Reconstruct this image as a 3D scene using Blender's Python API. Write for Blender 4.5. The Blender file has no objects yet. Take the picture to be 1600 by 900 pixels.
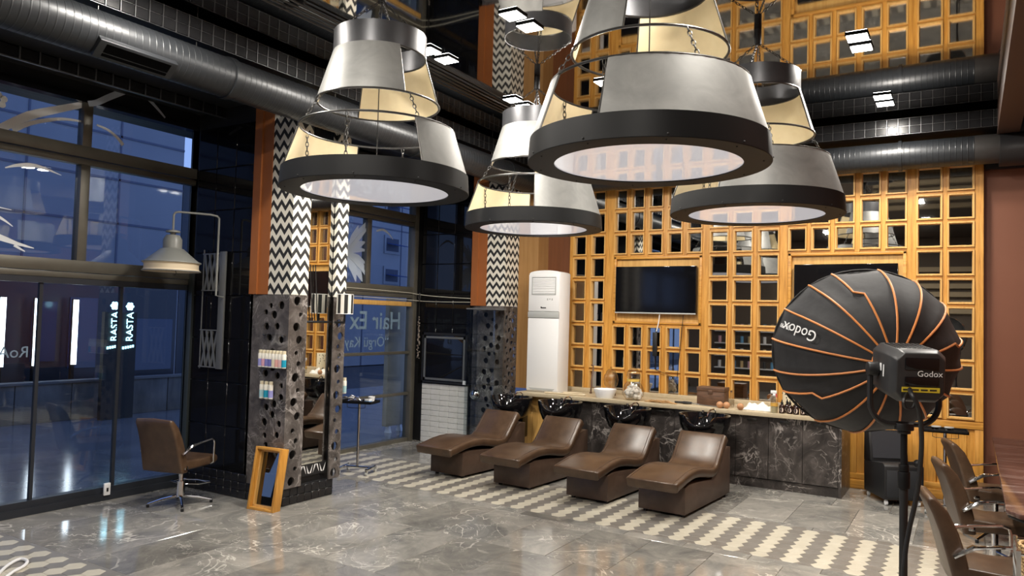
import bpy, bmesh, math, random
from mathutils import Vector, Matrix
from mathutils.geometry import delaunay_2d_cdt
S = bpy.context.scene
COL = S.collection
R = math.radians
PI = math.pi
random.seed(7)

# ------------------------------------------------------------------ camera, world, exposure
F, YAW, PITCH, ROLL, CAMZ = 1180.666, -0.544907, 0.0413423, 0.0270367, 2.1
_fw = Vector((math.sin(YAW)*math.cos(PITCH), math.cos(YAW)*math.cos(PITCH), math.sin(PITCH)))
_r0 = Vector((math.cos(YAW), -math.sin(YAW), 0)); _u0 = _r0.cross(_fw)
_r = math.cos(ROLL)*_r0 + math.sin(ROLL)*_u0
_u = -math.sin(ROLL)*_r0 + math.cos(ROLL)*_u0
CAMP = Vector((0, 0, CAMZ))
cam = bpy.data.cameras.new('camera'); cam.sensor_width = 36; cam.lens = F/1600*36
cam.clip_start = 0.05; cam.clip_end = 300
co = bpy.data.objects.new('camera', cam); COL.objects.link(co)
_m = Matrix((_r, _u, -_fw)).transposed().to_4x4(); _m.translation = CAMP
co.matrix_world = _m
S.camera = co

def ray(x, y): return _fw + _r*((x-800)/F) - _u*((y-450)/F)
def at_x(x, y, X): d = ray(x, y); return CAMP + d*(X/d.x)
def at_y(x, y, Y): d = ray(x, y); return CAMP + d*(Y/d.y)
def at_z(x, y, Z=0.0): d = ray(x, y); return CAMP + d*((Z-CAMZ)/d.z)
def at_d(x, y, D): return CAMP + ray(x, y)*D

w = bpy.data.worlds.new('dusk_sky'); S.world = w; w.use_nodes = True
nt = w.node_tree; bg = nt.nodes['Background']
tc = nt.nodes.new('ShaderNodeTexCoord'); sx = nt.nodes.new('ShaderNodeSeparateXYZ')
rp = nt.nodes.new('ShaderNodeValToRGB')
nt.links.new(tc.outputs['Generated'], sx.inputs[0]); nt.links.new(sx.outputs['Z'], rp.inputs[0])
rp.color_ramp.elements[0].position = 0.0; rp.color_ramp.elements[0].color = (0.34, 0.47, 0.88, 1)
rp.color_ramp.elements[1].position = 0.8; rp.color_ramp.elements[1].color = (0.19, 0.29, 0.66, 1)
nt.links.new(rp.outputs['Color'], bg.inputs['Color']); bg.inputs['Strength'].default_value = 1.3
S.view_settings.view_transform = 'Standard'; S.view_settings.look = 'None'
S.view_settings.gamma = 1; S.view_settings.use_curve_mapping = False
S.view_settings.exposure = 0.1
LIGHT_W = 44.0

# ------------------------------------------------------------------ mesh helpers
def woff(p):
    v = Vector((0, 0, 0))
    while p is not None:
        v += p.location; p = p.parent
    return v

def tag(o, label=None, cat=None, group=None, kind=None):
    if label: o['label'] = label
    if cat: o['category'] = cat
    if group: o['group'] = group
    if kind: o['kind'] = kind
    return o

def link(name, me, mat=None, parent=None, loc=None):
    o = bpy.data.objects.new(name, me); COL.objects.link(o)
    if mat is not None and me is not None and len(me.materials) == 0: me.materials.append(mat)
    if parent is not None: o.parent = parent
    if loc is not None: o.location = loc
    return o

def thing(name, label, cat, loc=(0, 0, 0), rot=0.0, group=None, kind=None):
    o = bpy.data.objects.new(name, None); COL.objects.link(o)
    o.location = loc; o.rotation_euler = (0, 0, rot); o.empty_display_size = 0.1
    return tag(o, label, cat, group, kind)

def dup(root, loc, rot=None, label=None, group=None):
    r = root.copy(); COL.objects.link(r); r.location = loc
    if rot is not None: r.rotation_euler = (0, 0, rot)
    if label: r['label'] = label
    if group: r['group'] = group
    for ch in list(root.children):
        c = ch.copy(); COL.objects.link(c); c.parent = r
        for g in list(ch.children):
            d = g.copy(); COL.objects.link(d); d.parent = c
    return r

class MB:
    def __init__(s): s.v = []; s.f = []
    def add(s, vs, fs):
        n = len(s.v); s.v += [tuple(q) for q in vs]; s.f += [tuple(i+n for i in f) for f in fs]; return s
    def box(s, x0, x1, y0, y1, z0, z1):
        return s.add([(x0,y0,z0),(x1,y0,z0),(x1,y1,z0),(x0,y1,z0),(x0,y0,z1),(x1,y0,z1),(x1,y1,z1),(x0,y1,z1)],
                     [(3,2,1,0),(4,5,6,7),(0,1,5,4),(1,2,6,5),(2,3,7,6),(3,0,4,7)])
    def cbox(s, c, sz):
        return s.box(c[0]-sz[0]/2, c[0]+sz[0]/2, c[1]-sz[1]/2, c[1]+sz[1]/2, c[2]-sz[2]/2, c[2]+sz[2]/2)
    def prism(s, poly, a0, a1, axis='x'):
        # poly in the two other axes, extruded along axis
        n = len(poly)
        def P(p, a): return {'x': (a, p[0], p[1]), 'y': (p[0], a, p[1]), 'z': (p[0], p[1], a)}[axis]
        vs = [P(p, a0) for p in poly] + [P(p, a1) for p in poly]
        fs = [tuple(range(n-1, -1, -1)), tuple(range(n, 2*n))]
        fs += [(i, (i+1) % n, n+(i+1) % n, n+i) for i in range(n)]
        return s.add(vs, fs)
    def lathe(s, prof, n=24, c=(0, 0, 0), a0=0.0, a1=2*PI, close=False):
        full = abs(a1-a0-2*PI) < 1e-6
        m = n if full else n+1
        vs = []; fs = []
        for k in range(m):
            a = a0+(a1-a0)*k/n
            for (r, z) in prof: vs.append((c[0]+r*math.cos(a), c[1]+r*math.sin(a), c[2]+z))
        L = len(prof)
        for k in range(n):
            k2 = (k+1) % m
            for i in range(L-1 if not close else L):
                j = (i+1) % L
                fs.append((k*L+i, k2*L+i, k2*L+j, k*L+j))
        if close and not full:
            fs.append(tuple(range(L))); fs.append(tuple((m-1)*L+i for i in range(L-1, -1, -1)))
        return s.add(vs, fs)
    def disc(s, r, z, n=32, c=(0, 0)):
        return s.add([(c[0]+r*math.cos(2*PI*k/n), c[1]+r*math.sin(2*PI*k/n), z) for k in range(n)], [tuple(range(n))])
    def tube(s, pts, r, n=8, closed=False, cap=True):
        pts = [Vector(p) for p in pts]; N = len(pts); vs = []; fs = []
        rr = r if isinstance(r, (list, tuple)) else [r]*N
        prev = None
        for i, p in enumerate(pts):
            if closed: t = pts[(i+1) % N]-pts[i-1]
            else: t = pts[min(i+1, N-1)]-pts[max(i-1, 0)]
            t.normalize()
            if prev is None:
                a = Vector((0, 0, 1)) if abs(t.z) < .9 else Vector((1, 0, 0))
                u = t.cross(a).normalized()
            else:
                u = (prev-t*prev.dot(t)).normalized()
            prev = u; v = t.cross(u)
            for k in range(n):
                a = 2*PI*k/n; vs.append(p+u*(rr[i]*math.cos(a))+v*(rr[i]*math.sin(a)))
        for i in range(N if closed else N-1):
            j = (i+1) % N
            for k in range(n): fs.append((i*n+k, i*n+(k+1) % n, j*n+(k+1) % n, j*n+k))
        if cap and not closed:
            fs.append(tuple(range(n-1, -1, -1))); fs.append(tuple((N-1)*n+k for k in range(n)))
        return s.add(vs, fs)
    def cyl(s, p, q, r, n=12, r2=None): return s.tube([p, q], [r, r if r2 is None else r2], n)
    def ball(s, c, r, n=10, sc=(1, 1, 1)):
        prof = [(r*math.sin(PI*i/n), -r*math.cos(PI*i/n)) for i in range(n+1)]
        k = len(s.v); s.lathe(prof, n*2)
        s.v[k:] = [(c[0]+x*sc[0], c[1]+y*sc[1], c[2]+z*sc[2]) for x, y, z in s.v[k:]]
        return s
    def ring(s, R_, r, z, n=48, m=8, c=(0, 0)):
        return s.tube([(c[0]+R_*math.cos(2*PI*k/n), c[1]+R_*math.sin(2*PI*k/n), z) for k in range(n)], r, m, closed=True)
    def mesh(s, name, smooth=True, bevel=0, seg=2, angle=38, off=Vector((0, 0, 0)), merge=False):
        me = bpy.data.meshes.new(name)
        me.from_pydata([(x-off[0], y-off[1], z-off[2]) for x, y, z in s.v], [], s.f); me.update()
        bm = bmesh.new(); bm.from_mesh(me)
        if merge: bmesh.ops.remove_doubles(bm, verts=bm.verts, dist=1e-5)
        bmesh.ops.recalc_face_normals(bm, faces=bm.faces)
        if bevel:
            es = [e for e in bm.edges if len(e.link_faces) == 2 and e.calc_face_angle(0) > R(40)]
            bmesh.ops.bevel(bm, geom=es, offset=bevel, segments=seg, affect='EDGES', profile=.5, clamp_overlap=True)
        bm.to_mesh(me); bm.free()
        if smooth:
            me.polygons.foreach_set('use_smooth', [True]*len(me.polygons))
            me.set_sharp_from_angle(angle=R(angle))
        return me
    def build(s, name, mat, parent=None, world=False, **k):
        off = woff(parent) if (world and parent is not None) else Vector((0, 0, 0))
        return link(name, s.mesh(name, off=off, **k), mat, parent)

def struct(o, name_label=None): o['kind'] = 'structure'; return o

# ------------------------------------------------------------------ materials
def mat(name, col, rough=.5, metal=0.0, spec=.5, emit=None, es=0, coat=0):
    m = bpy.data.materials.new(name); m.use_nodes = True
    b = m.node_tree.nodes['Principled BSDF']
    b.inputs['Base Color'].default_value = (*col, 1); b.inputs['Roughness'].default_value = rough
    b.inputs['Metallic'].default_value = metal; b.inputs['Specular IOR Level'].default_value = spec
    b.inputs['Coat Weight'].default_value = coat
    if emit: b.inputs['Emission Color'].default_value = (*emit, 1); b.inputs['Emission Strength'].default_value = es
    return m

def nodes(m): return m.node_tree.nodes, m.node_tree.links, m.node_tree.nodes['Principled BSDF']

def ramp(N, stops):
    r = N.new('ShaderNodeValToRGB'); e = r.color_ramp.elements
    while len(e) < len(stops): e.new(.5)
    for q, (p, c) in zip(e, stops): q.position = p; q.color = (*c, 1)
    return r

def coords(N, L, scale, rnd=False, src='Position'):
    mp = N.new('ShaderNodeMapping'); mp.inputs['Scale'].default_value = scale
    if src == 'Object':
        g = N.new('ShaderNodeTexCoord'); L.new(g.outputs['Object'], mp.inputs['Vector'])
    else:
        g = N.new('ShaderNodeNewGeometry'); L.new(g.outputs['Position'], mp.inputs['Vector'])
    if rnd:
        oi = N.new('ShaderNodeObjectInfo'); mu = N.new('ShaderNodeMath'); mu.operation = 'MULTIPLY'; mu.inputs[1].default_value = 37.0
        cb = N.new('ShaderNodeCombineXYZ'); L.new(oi.outputs['Random'], mu.inputs[0])
        L.new(mu.outputs[0], cb.inputs[2]); L.new(mu.outputs[0], cb.inputs[0]); L.new(cb.outputs[0], mp.inputs['Location'])
    return mp.outputs['Vector']

def noise(N, L, vec, scale=1.0, detail=4, rough=.55, dist=0.0):
    n = N.new('ShaderNodeTexNoise'); n.inputs['Scale'].default_value = scale; n.inputs['Detail'].default_value = detail
    n.inputs['Roughness'].default_value = rough; n.inputs['Distortion'].default_value = dist
    L.new(vec, n.inputs['Vector']); return n.outputs['Fac']

def noisy(name, stops, scale=(1, 1, 1), ns=1.0, detail=5, dist=0.0, rough=.5, metal=0.0, bump=0.0, spec=.5, src='Position', rnd=False, rrange=None, coat=0):
    m = mat(name, stops[0][1], rough, metal, spec, coat=coat); N, L, b = nodes(m)
    f = noise(N, L, coords(N, L, scale, rnd, src), ns, detail, .6, dist)
    r = ramp(N, stops); L.new(f, r.inputs[0]); L.new(r.outputs[0], b.inputs['Base Color'])
    if bump:
        bp = N.new('ShaderNodeBump'); bp.inputs['Strength'].default_value = bump; bp.inputs['Distance'].default_value = .01
        L.new(f, bp.inputs['Height']); L.new(bp.outputs[0], b.inputs['Normal'])
    if rrange:
        mr = N.new('ShaderNodeMapRange'); mr.inputs['To Min'].default_value = rrange[0]; mr.inputs['To Max'].default_value = rrange[1]
        L.new(f, mr.inputs['Value']); L.new(mr.outputs[0], b.inputs['Roughness'])
    return m

OAK = [(.3, (.37, .155, .022)), (.5, (.56, .265, .045)), (.72, (.67, .345, .075))]
oak_v = noisy('oak_vertical', OAK, (22, 22, 1.3), 1.6, 6, .6, rough=.42, bump=.12)
oak_h = noisy('oak_horizontal', OAK, (1.3, 22, 22), 1.6, 6, .6, rough=.42, bump=.12)
oak_y = noisy('oak_light', [(.3, (.54, .285, .07)), (.7, (.71, .43, .14))], (22, 22, 1.3), 1.6, 6, .6, rough=.42)

def veined(name, c0, c1, vein, rough, scale, rnd, thick=.012, dark=None, amt=.8, src='Position', bn=1.0):
    m = mat(name, c0, rough); N, L, b = nodes(m)
    v = coords(N, L, (1, 1, 1), rnd, src)
    base = noise(N, L, v, scale*bn, 7, .68, 1.2)
    rb = ramp(N, [(.28, dark or c0), (.5, c0), (.75, c1)]); L.new(base, rb.inputs[0])
    cur = rb.outputs[0]
    for k, (sc, th, am) in enumerate(((scale*.55, thick, amt), (scale*1.5, thick*1.2, amt*.55))):
        n = noise(N, L, v, sc, 4, .55, 1.6)
        s1 = N.new('ShaderNodeMath'); s1.operation = 'SUBTRACT'; s1.inputs[1].default_value = .5+.03*k; L.new(n, s1.inputs[0])
        s2 = N.new('ShaderNodeMath'); s2.operation = 'ABSOLUTE'; L.new(s1.outputs[0], s2.inputs[0])
        mr = N.new('ShaderNodeMapRange'); mr.inputs['From Min'].default_value = 0; mr.inputs['From Max'].default_value = th
        mr.inputs['To Min'].default_value = am; mr.inputs['To Max'].default_value = 0; L.new(s2.outputs[0], mr.inputs['Value'])
        msk = noise(N, L, v, scale*.9, 2); mm = N.new('ShaderNodeMath'); mm.operation = 'MULTIPLY'; 
        mk = N.new('ShaderNodeMapRange'); mk.inputs['From Min'].default_value = .42; mk.inputs['From Max'].default_value = .58; L.new(msk, mk.inputs['Value'])
        L.new(mr.outputs[0], mm.inputs[0]); L.new(mk.outputs[0], mm.inputs[1])
        mx = N.new('ShaderNodeMix'); mx.data_type = 'RGBA'
        L.new(mm.outputs[0], mx.inputs['Factor']); L.new(cur, mx.inputs['A']); mx.inputs['B'].default_value = (*vein, 1)
        cur = mx.outputs['Result']
    if rnd:
        oi = N.new('ShaderNodeObjectInfo'); mr = N.new('ShaderNodeMapRange'); mr.inputs['To Min'].default_value = .74; mr.inputs['To Max'].default_value = 1.14
        L.new(oi.outputs['Random'], mr.inputs['Value']); hs = N.new('ShaderNodeHueSaturation'); L.new(mr.outputs[0], hs.inputs['Value']); L.new(cur, hs.inputs['Color']); cur = hs.outputs[0]
    L.new(cur, b.inputs['Base Color'])
    return m

floor_m = veined('grey_marble_tile', (.235, .225, .205), (.36, .34, .30), (.64, .61, .54), .075, 1.7, True, .011, (.125, .125, .12), .85)
stone_m = veined('dark_veined_stone', (.050, .043, .040), (.13, .112, .104), (.46, .42, .39), .3, 2.6, False, .016, (.014, .012, .012), .8, bn=1.3)
panel_m = veined('grey_brown_stone_laminate', (.095, .083, .077), (.20, .18, .17), (.44, .41, .39), .35, 3.6, False, .022, (.032, .028, .026), .75, bn=1.2)
brown_marble = noisy('brown_marble_gloss', [(.3, (.035, .015, .012)), (.5, (.085, .042, .033)), (.62, (.14, .085, .072)), (.75, (.30, .24, .22))], (.6, 3.2, 1), 1.5, 6, 1.4, rough=.12)
cream_t = noisy('cream_hex', [(.3, (.44, .405, .325)), (.7, (.50, .465, .38))], (3, 3, 3), 2, rough=.33)
grey_t = noisy('grey_hex', [(.3, (.155, .142, .125)), (.7, (.195, .182, .165))], (3, 3, 3), 2, rough=.33)
grout = mat('grout', (.10, .097, .09), .7)
leather = noisy('brown_leather', [(.35, (.054, .030, .017)), (.7, (.090, .053, .030))], (3, 3, 3), 2.5, 5, rough=.32, bump=.05, rrange=(.26, .42))
leather_d = noisy('brown_leather_side', [(.35, (.062, .037, .025)), (.7, (.088, .055, .039))], (3, 3, 3), 2.5, rough=.42)
silver = noisy('brushed_zinc', [(.3, (.165, .165, .16)), (.7, (.225, .225, .215))], (2, 2, 2), 2.4, 5, 1.0, rough=.5, metal=.35, rrange=(.46, .6))
blackm = mat('black_powdercoat', (.0075, .0078, .0085), .5, 0, .2)
wire_m = mat('dark_wire', (.06, .058, .055), .35, .7)
cream_l = noisy('cream_lining', [(.3, (.72, .60, .36)), (.7, (.80, .69, .45))], (2, 2, 2), 2, rough=.6)
diff_m = mat('white_acrylic', (.72, .71, .73), .025, emit=(.92, .91, .97), es=.36, spec=.8)
duct_m = mat('dark_duct', (.018, .020, .023), .38, .25)
ceil_m = mat('black_mirror_ceiling', (.38, .37, .36), .03, 1.0)
mirror_m = mat('mirror', (.72, .73, .72), .015, 1.0)
mirror_d = mat('smoked_mirror', (.47, .47, .46), .015, 1.0)
void_m = mat('black_void', (.003, .003, .003), 1.0, 0, 0)
btile = mat('black_gloss_tile', (.006, .006, .007), .04, 0, .38); btile.node_tree.nodes['Principled BSDF'].inputs['IOR'].default_value = 1.45
bbase = mat('black_base_tile', (.012, .012, .014), .22)
metal_t = mat('bright_trim', (.6, .6, .6), .25, 1.0)
chrome = mat('chrome', (.75, .75, .76), .08, 1.0)
frame_m = noisy('olive_aluminium', [(.3, (.115, .105, .085)), (.7, (.14, .13, .105))], (2, 2, 2), 2, rough=.38, metal=.35)
track_m = mat('dark_track', (.035, .04, .05), .35, .4)
post_m = mat('green_grey_post', (.03, .038, .038), .4)
orange_m = noisy('terracotta_paint', [(.3, (.30, .095, .022)), (.7, (.35, .115, .03))], (1, 1, 1), 1.5, rough=.5)
brown_m = noisy('brown_wall_paint', [(.3, (.15, .050, .023)), (.7, (.165, .057, .027))], (1, 1, 1), 1, rough=.6)
black_m = mat('matt_black', (.01, .01, .011), .5)
gloss_b = mat('gloss_black', (.006, .006, .007), .06)
screen_m = mat('tv_screen', (.004, .004, .005), .08)
white_p = mat('white_plastic', (.80, .80, .80), .3)
grey_p = mat('grey_plastic', (.42, .43, .42), .35)
whitebrick = noisy('white_tile', [(.3, (.62, .61, .56)), (.7, (.70, .69, .65))], (4, 4, 4), 3, rough=.3)
tan_top = noisy('beige_worktop', [(.3, (.44, .36, .23)), (.7, (.56, .47, .33))], (8, 30, 30), 2, rough=.35)
led_m = mat('led_panel', (1, 1, 1), .5, emit=(1, .97, .92), es=28)
strip_m = mat('led_strip', (1, 1, 1), .5, emit=(.95, .97, 1.0), es=6)
sign_m = mat('cyan_sign', (1, 1, 1), .5, emit=(.45, .88, 1.0), es=4.0)
decal_m = mat('frosted_decal', (.85, .88, .90), .6)
decal_d = mat('frosted_decal_thin', (.34, .38, .44), .6)
facade = noisy('facade_render', [(.3, (.21, .22, .255)), (.7, (.27, .28, .31))], (.3, .3, .3), 1, rough=.8)
concrete = noisy('weathered_concrete', [(.3, (.08, .078, .076)), (.7, (.20, .19, .18))], (1.2, 1.2, .5), 2.2, 6, rough=.7)
tan_ext = noisy('tan_concrete', [(.3, (.30, .25, .18)), (.7, (.40, .34, .26))], (1, 1, 1), 2, rough=.7)
terrace_m = noisy('terrace_stone', [(.3, (.12, .125, .145)), (.7, (.19, .195, .215))], (1, 1, 1), 1.5, 5, rough=.14)
fabric_b = noisy('black_nylon', [(.3, (.016, .016, .017)), (.7, (.026, .026, .028))], (5, 5, 5), 3, rough=.66, bump=.15, spec=.3)
orange_p = mat('orange_piping', (.62, .22, .055), .5)
lamp_en = mat('grey_enamel', (.23, .235, .22), .38)
lamp_cr = mat('cream_enamel', (.62, .52, .37), .4)
ceram = mat('black_ceramic', (.005, .005, .006), .05)
wicker = noisy('wicker', [(.35, (.34, .20, .08)), (.65, (.62, .44, .22))], (40, 40, 60), 1.5, rough=.6)
oldwood = noisy('dark_old_wood', [(.3, (.06, .03, .016)), (.7, (.15, .075, .04))], (4, 20, 20), 2, rough=.55)
cloth_w = mat('white_cloth', (.80, .78, .72), .8)
yellow_m = mat('yellow_label', (.72, .55, .04), .5)
print_w = mat('white_print', (.80, .80, .80), .5)
print_k = mat('black_print', (.02, .02, .02), .5)

def glass(name, tint=(.93, .96, .95), ior=1.5, rough=.0):
    m = bpy.data.materials.new(name); m.use_nodes = True; N = m.node_tree.nodes; L = m.node_tree.links
    N.clear(); o = N.new('ShaderNodeOutputMaterial'); mx = N.new('ShaderNodeMixShader'); fr = N.new('ShaderNodeFresnel')
    lw = N.new('ShaderNodeLayerWeight'); lw.inputs['Blend'].default_value = .5
    N.remove(fr); pw = N.new('ShaderNodeMath'); pw.operation = 'POWER'; pw.inputs[1].default_value = 4.5; L.new(lw.outputs['Facing'], pw.inputs[0])
    fr = N.new('ShaderNodeMath'); fr.operation = 'MULTIPLY_ADD'; fr.use_clamp = True; L.new(pw.outputs[0], fr.inputs[0])
    f0 = ((ior-1)/(ior+1))**2; fr.inputs[1].default_value = 1-f0; fr.inputs[2].default_value = f0; t = N.new('ShaderNodeBsdfTransparent'); t.inputs['Color'].default_value = (*tint, 1)
    g = N.new('ShaderNodeBsdfGlossy'); g.inputs['Roughness'].default_value = rough
    L.new(fr.outputs[0], mx.inputs[0]); L.new(t.outputs[0], mx.inputs[1]); L.new(g.outputs[0], mx.inputs[2]); L.new(mx.outputs[0], o.inputs[0])
    return m
glass_m = glass('window_glass', (.86, .92, .95), 1.62)
clear_m = glass('clear_glass', (.95, .97, .97), 1.5)
jar_m = glass('jar_glass', (.84, .82, .78), 2.0)

def film(name, col, op):
    m = bpy.data.materials.new(name); m.use_nodes = True; N = m.node_tree.nodes; L = m.node_tree.links
    b = N['Principled BSDF']; b.inputs['Base Color'].default_value = (*col, 1); b.inputs['Roughness'].default_value = .6
    t = N.new('ShaderNodeBsdfTransparent'); x = N.new('ShaderNodeMixShader'); x.inputs[0].default_value = op
    L.new(t.outputs[0], x.inputs[1]); L.new(b.outputs[0], x.inputs[2]); L.new(x.outputs[0], N['Material Output'].inputs[0]); return m
decal_f = film('frosted_film', (.62, .70, .80), .45)
mirror_k = mat('dark_mirror', (.16, .16, .16), .02, 1.0)

def zigzag_mat():
    m = mat('zigzag_fabric', (.8, .78, .7), .7); N, L, b = nodes(m)
    g = N.new('ShaderNodeNewGeometry'); s = N.new('ShaderNodeSeparateXYZ'); L.new(g.outputs['Position'], s.inputs[0])
    def mth(op, a, bb):
        q = N.new('ShaderNodeMath'); q.operation = op
        for i, x in enumerate((a, bb)):
            if isinstance(x, (int, float)): q.inputs[i].default_value = x
            else: L.new(x, q.inputs[i])
        return q.outputs[0]
    u = mth('ADD', s.outputs['X'], s.outputs['Y'])
    pp = mth('PINGPONG', mth('ADD', u, 20.0), .064)
    v = mth('ADD', s.outputs['Z'], mth('MULTIPLY', pp, -1.25))
    fr = mth('FRACT', mth('DIVIDE', mth('ADD', v, 5.02), .133), 0)
    lt = mth('LESS_THAN', fr, .46)
    mx = N.new('ShaderNodeMix'); mx.data_type = 'RGBA'; L.new(lt, mx.inputs['Factor'])
    mx.inputs['A'].default_value = (.76, .72, .62, 1); mx.inputs['B'].default_value = (.018, .018, .019, 1)
    L.new(mx.outputs['Result'], b.inputs['Base Color'])
    return m
zig_m = zigzag_mat()

def text(body, size, m, name, parent, org, xdir, up, extrude=.001, align='LEFT', bold=0.0):
    cu = bpy.data.curves.new(name, 'FONT'); cu.body = body; cu.size = size; cu.extrude = extrude; cu.align_x = align
    cu.resolution_u = 3; cu.offset = size*bold
    tmp = bpy.data.objects.new(name, cu); me = bpy.data.meshes.new_from_object(tmp); bpy.data.objects.remove(tmp)
    xd = Vector(xdir).normalized(); ud = Vector(up); ud = (ud-xd*ud.dot(xd)).normalized(); nd = xd.cross(ud)
    M = Matrix((xd, ud, nd)).transposed().to_4x4(); M.translation = Vector(org)
    if parent is not None: M.translation = M.translation-woff(parent)
    me.transform(M); me.name = name
    return link(name, me, m, parent)
# ------------------------------------------------------------------ floor with marble tiles and hexagon bands
CEIL = 4.79
XL = -8.17
fl = struct(MB().box(-8.3, 1.75, -3.2, 11.2, -.12, -.008).build('floor', grout))
def shy(x, y):
    k = min(1, max(0, (y-3.64)/3.6)); return y-.055*(x+1.5)*k
B1a, B1b = 7.17, 8.41        # front and back of the long hexagon band (before its slight turn)
B2b = 3.64
def tile_mesh(x0, x1, y0, y1, h=.008):
    g = .0016; b = .0022
    pts = [(x0+g, y0+g), (x1-g, y0+g), (x1-g, y1-g), (x0+g, y1-g)]
    cx, cy = (x0+x1)/2, (y0+y1)/2
    c0 = shy(cx, cy)
    vs = []
    for dz, ins in ((-h, 0), (-b, 0), (0, b)):
        for (x, y) in pts:
            xx = x+(ins if x < cx else -ins); yy = y+(ins if y < cy else -ins)
            vs.append((xx-cx, shy(xx, yy)-c0, dz))
    fs = [(8, 9, 10, 11)]
    for l in (0, 4):
        for i in range(4): j = (i+1) % 4; fs.append((l+i, l+j, l+4+j, l+4+i))
    me = bpy.data.meshes.new('marble_tile'); me.from_pydata(vs, [], fs); me.update()
    return me, (cx, c0, 0)
def tile_rows(y0, y1, ys, stagger=True):
    for r, (a, b) in enumerate(zip(ys[:-1], ys[1:])):
        off = 0 if (r % 2 == 0 or not stagger) else .31
        k = -8.16-off
        while k < 1.7:
            x0 = max(k, -8.16); x1 = min(k+.615, 1.72)
            if x1-x0 > .05:
                me, c = tile_mesh(x0, x1, a, b); link('marble_tile', me, floor_m, fl, c)
            k += .615
tile_rows(0, 0, [B2b, B1a-1.2*2, B1a-1.2, B1a-.16, B1a])
tile_rows(0, 0, [B1b, B1b+.14, B1b+1.34, 11.1])
# everything nearer than the camera sees: one large slab of the same stone
struct(MB().box(-8.16, 1.72, -3.1, 2.3, -.008, 0).build('floor_near_slab', floor_m, fl))['kind'] = 'stuff'
# hexagons, flat side to flat side .155 along y, column pitch .134 along x
HH, HA, HP = .155, .0895, .0448
def hexm():
    g = .0012; vs = []; fs = []
    for z, ins in ((-.008, 0), (-.001, 0), (.0003, .0014)):
        a = HA/2-g-ins*.4; p = HA/2+HP-g-ins; h = HH/2-g-ins
        vs += [(-p, 0, z), (-a, -h, z), (a, -h, z), (p, 0, z), (a, h, z), (-a, h, z)]
    fs.append(tuple(range(12, 18)))
    for l in (0, 6):
        for i in range(6): j = (i+1) % 6; fs.append((l+i, l+j, l+6+j, l+6+i))
    me = bpy.data.meshes.new('hexagon_tile'); me.from_pydata(vs, [], fs); me.update(); return me
hexs = []
pitch = HA+HP
for col in range(0, 74):
    x = -8.1+col*pitch
    if x > 1.65: break
    for row in range(8):
        y = B1a+HH/2+row*HH+(HH/2 if col % 2 else 0)
        if y+HH/2 > B1b+.085: continue
        hexs.append((x, shy(x, y), col % 2))
for col in range(0, 74):
    x = -8.1+col*pitch
    if x > 1.65: break
    for row in range(9):
        y = B2b-.04-HH/2-row*HH-(HH/2 if col % 2 else 0)
        if y < 2.35: continue
        hexs.append((x, y, col % 2))
def vis(h):
    d = Vector((h[0], h[1], 0))-CAMP; z = d.dot(_fw)
    if z < .3: return None
    px = 800+F*d.dot(_r)/z; py = 450-F*d.dot(_u)/z
    return z if (-15 < px < 1615 and py < 915) else None
inv = [(vis(h), h) for h in hexs]
inv1 = sorted([(z, h) for z, h in inv if z], key=lambda q: q[0])
hm_c = hexm(); hm_c.materials.append(cream_t); hm_g = hm_c.copy(); hm_g.materials[0] = grey_t
for z, h in inv1[:290]:
    link('hexagon_tile', hm_g if h[2] else hm_c, None, fl, (h[0], h[1], 0))
for tone, mm, nm in ((0, cream_t, 'cream_hexagon_tiles'), (1, grey_t, 'grey_hexagon_tiles')):
    mb = MB(); src = hexm(); pv = [v.co[:] for v in src.vertices]; pf = [tuple(p.vertices) for p in src.polygons]
    for h in [h for z, h in inv1[290:]]+[h for z, h in inv if not z]:
        if h[2] == tone: mb.add([(x+h[0], y+h[1], z) for x, y, z in pv], pf)
    mb.build(nm, mm, fl, smooth=False)['kind'] = 'stuff'
# grey infill at the rims of the bands so the joints stay thin
for (a, b) in ((B1a-.002, B1a+.10), (B1b-.1, B1b+.01)):
    m_ = MB(); n_ = 24
    vs = []; 
    for i in range(n_+1):
        x = -8.16+9.88*i/n_; vs += [(x, shy(x, a), -.0012), (x, shy(x, b), -.0012)]
    m_.add(vs, [(2*i, 2*i+2, 2*i+3, 2*i+1) for i in range(n_)]).build('band_edging', grey_t, fl, smooth=False)
MB().box(-8.16, 1.72, B2b-.22, B2b, -.004, -.0012).build('band_edging', grey_t, fl)

# ------------------------------------------------------------------ ceiling, bulkheads, far walls
struct(MB().box(-8.4, 1.8, -3.3, 11.3, CEIL, CEIL+.1).build('ceiling', ceil_m))
wb = struct(MB().box(-6.35, 1.75, 11.08, 11.25, 0, CEIL).build('wall_back', brown_m))
MB().box(.16, 1.75, 10.98, 11.08, 4.12, CEIL).build('dark_upper_panel', black_m, wb)
wr = struct(MB().box(1.62, 1.75, -3.2, 11.08, 0, CEIL).build('wall_right', brown_m))
wf = struct(MB().box(-8.3, 1.75, -3.25, -3.1, 0, CEIL).build('wall_front', mat('front_wall', (.10, .075, .055), .6)))
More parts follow.
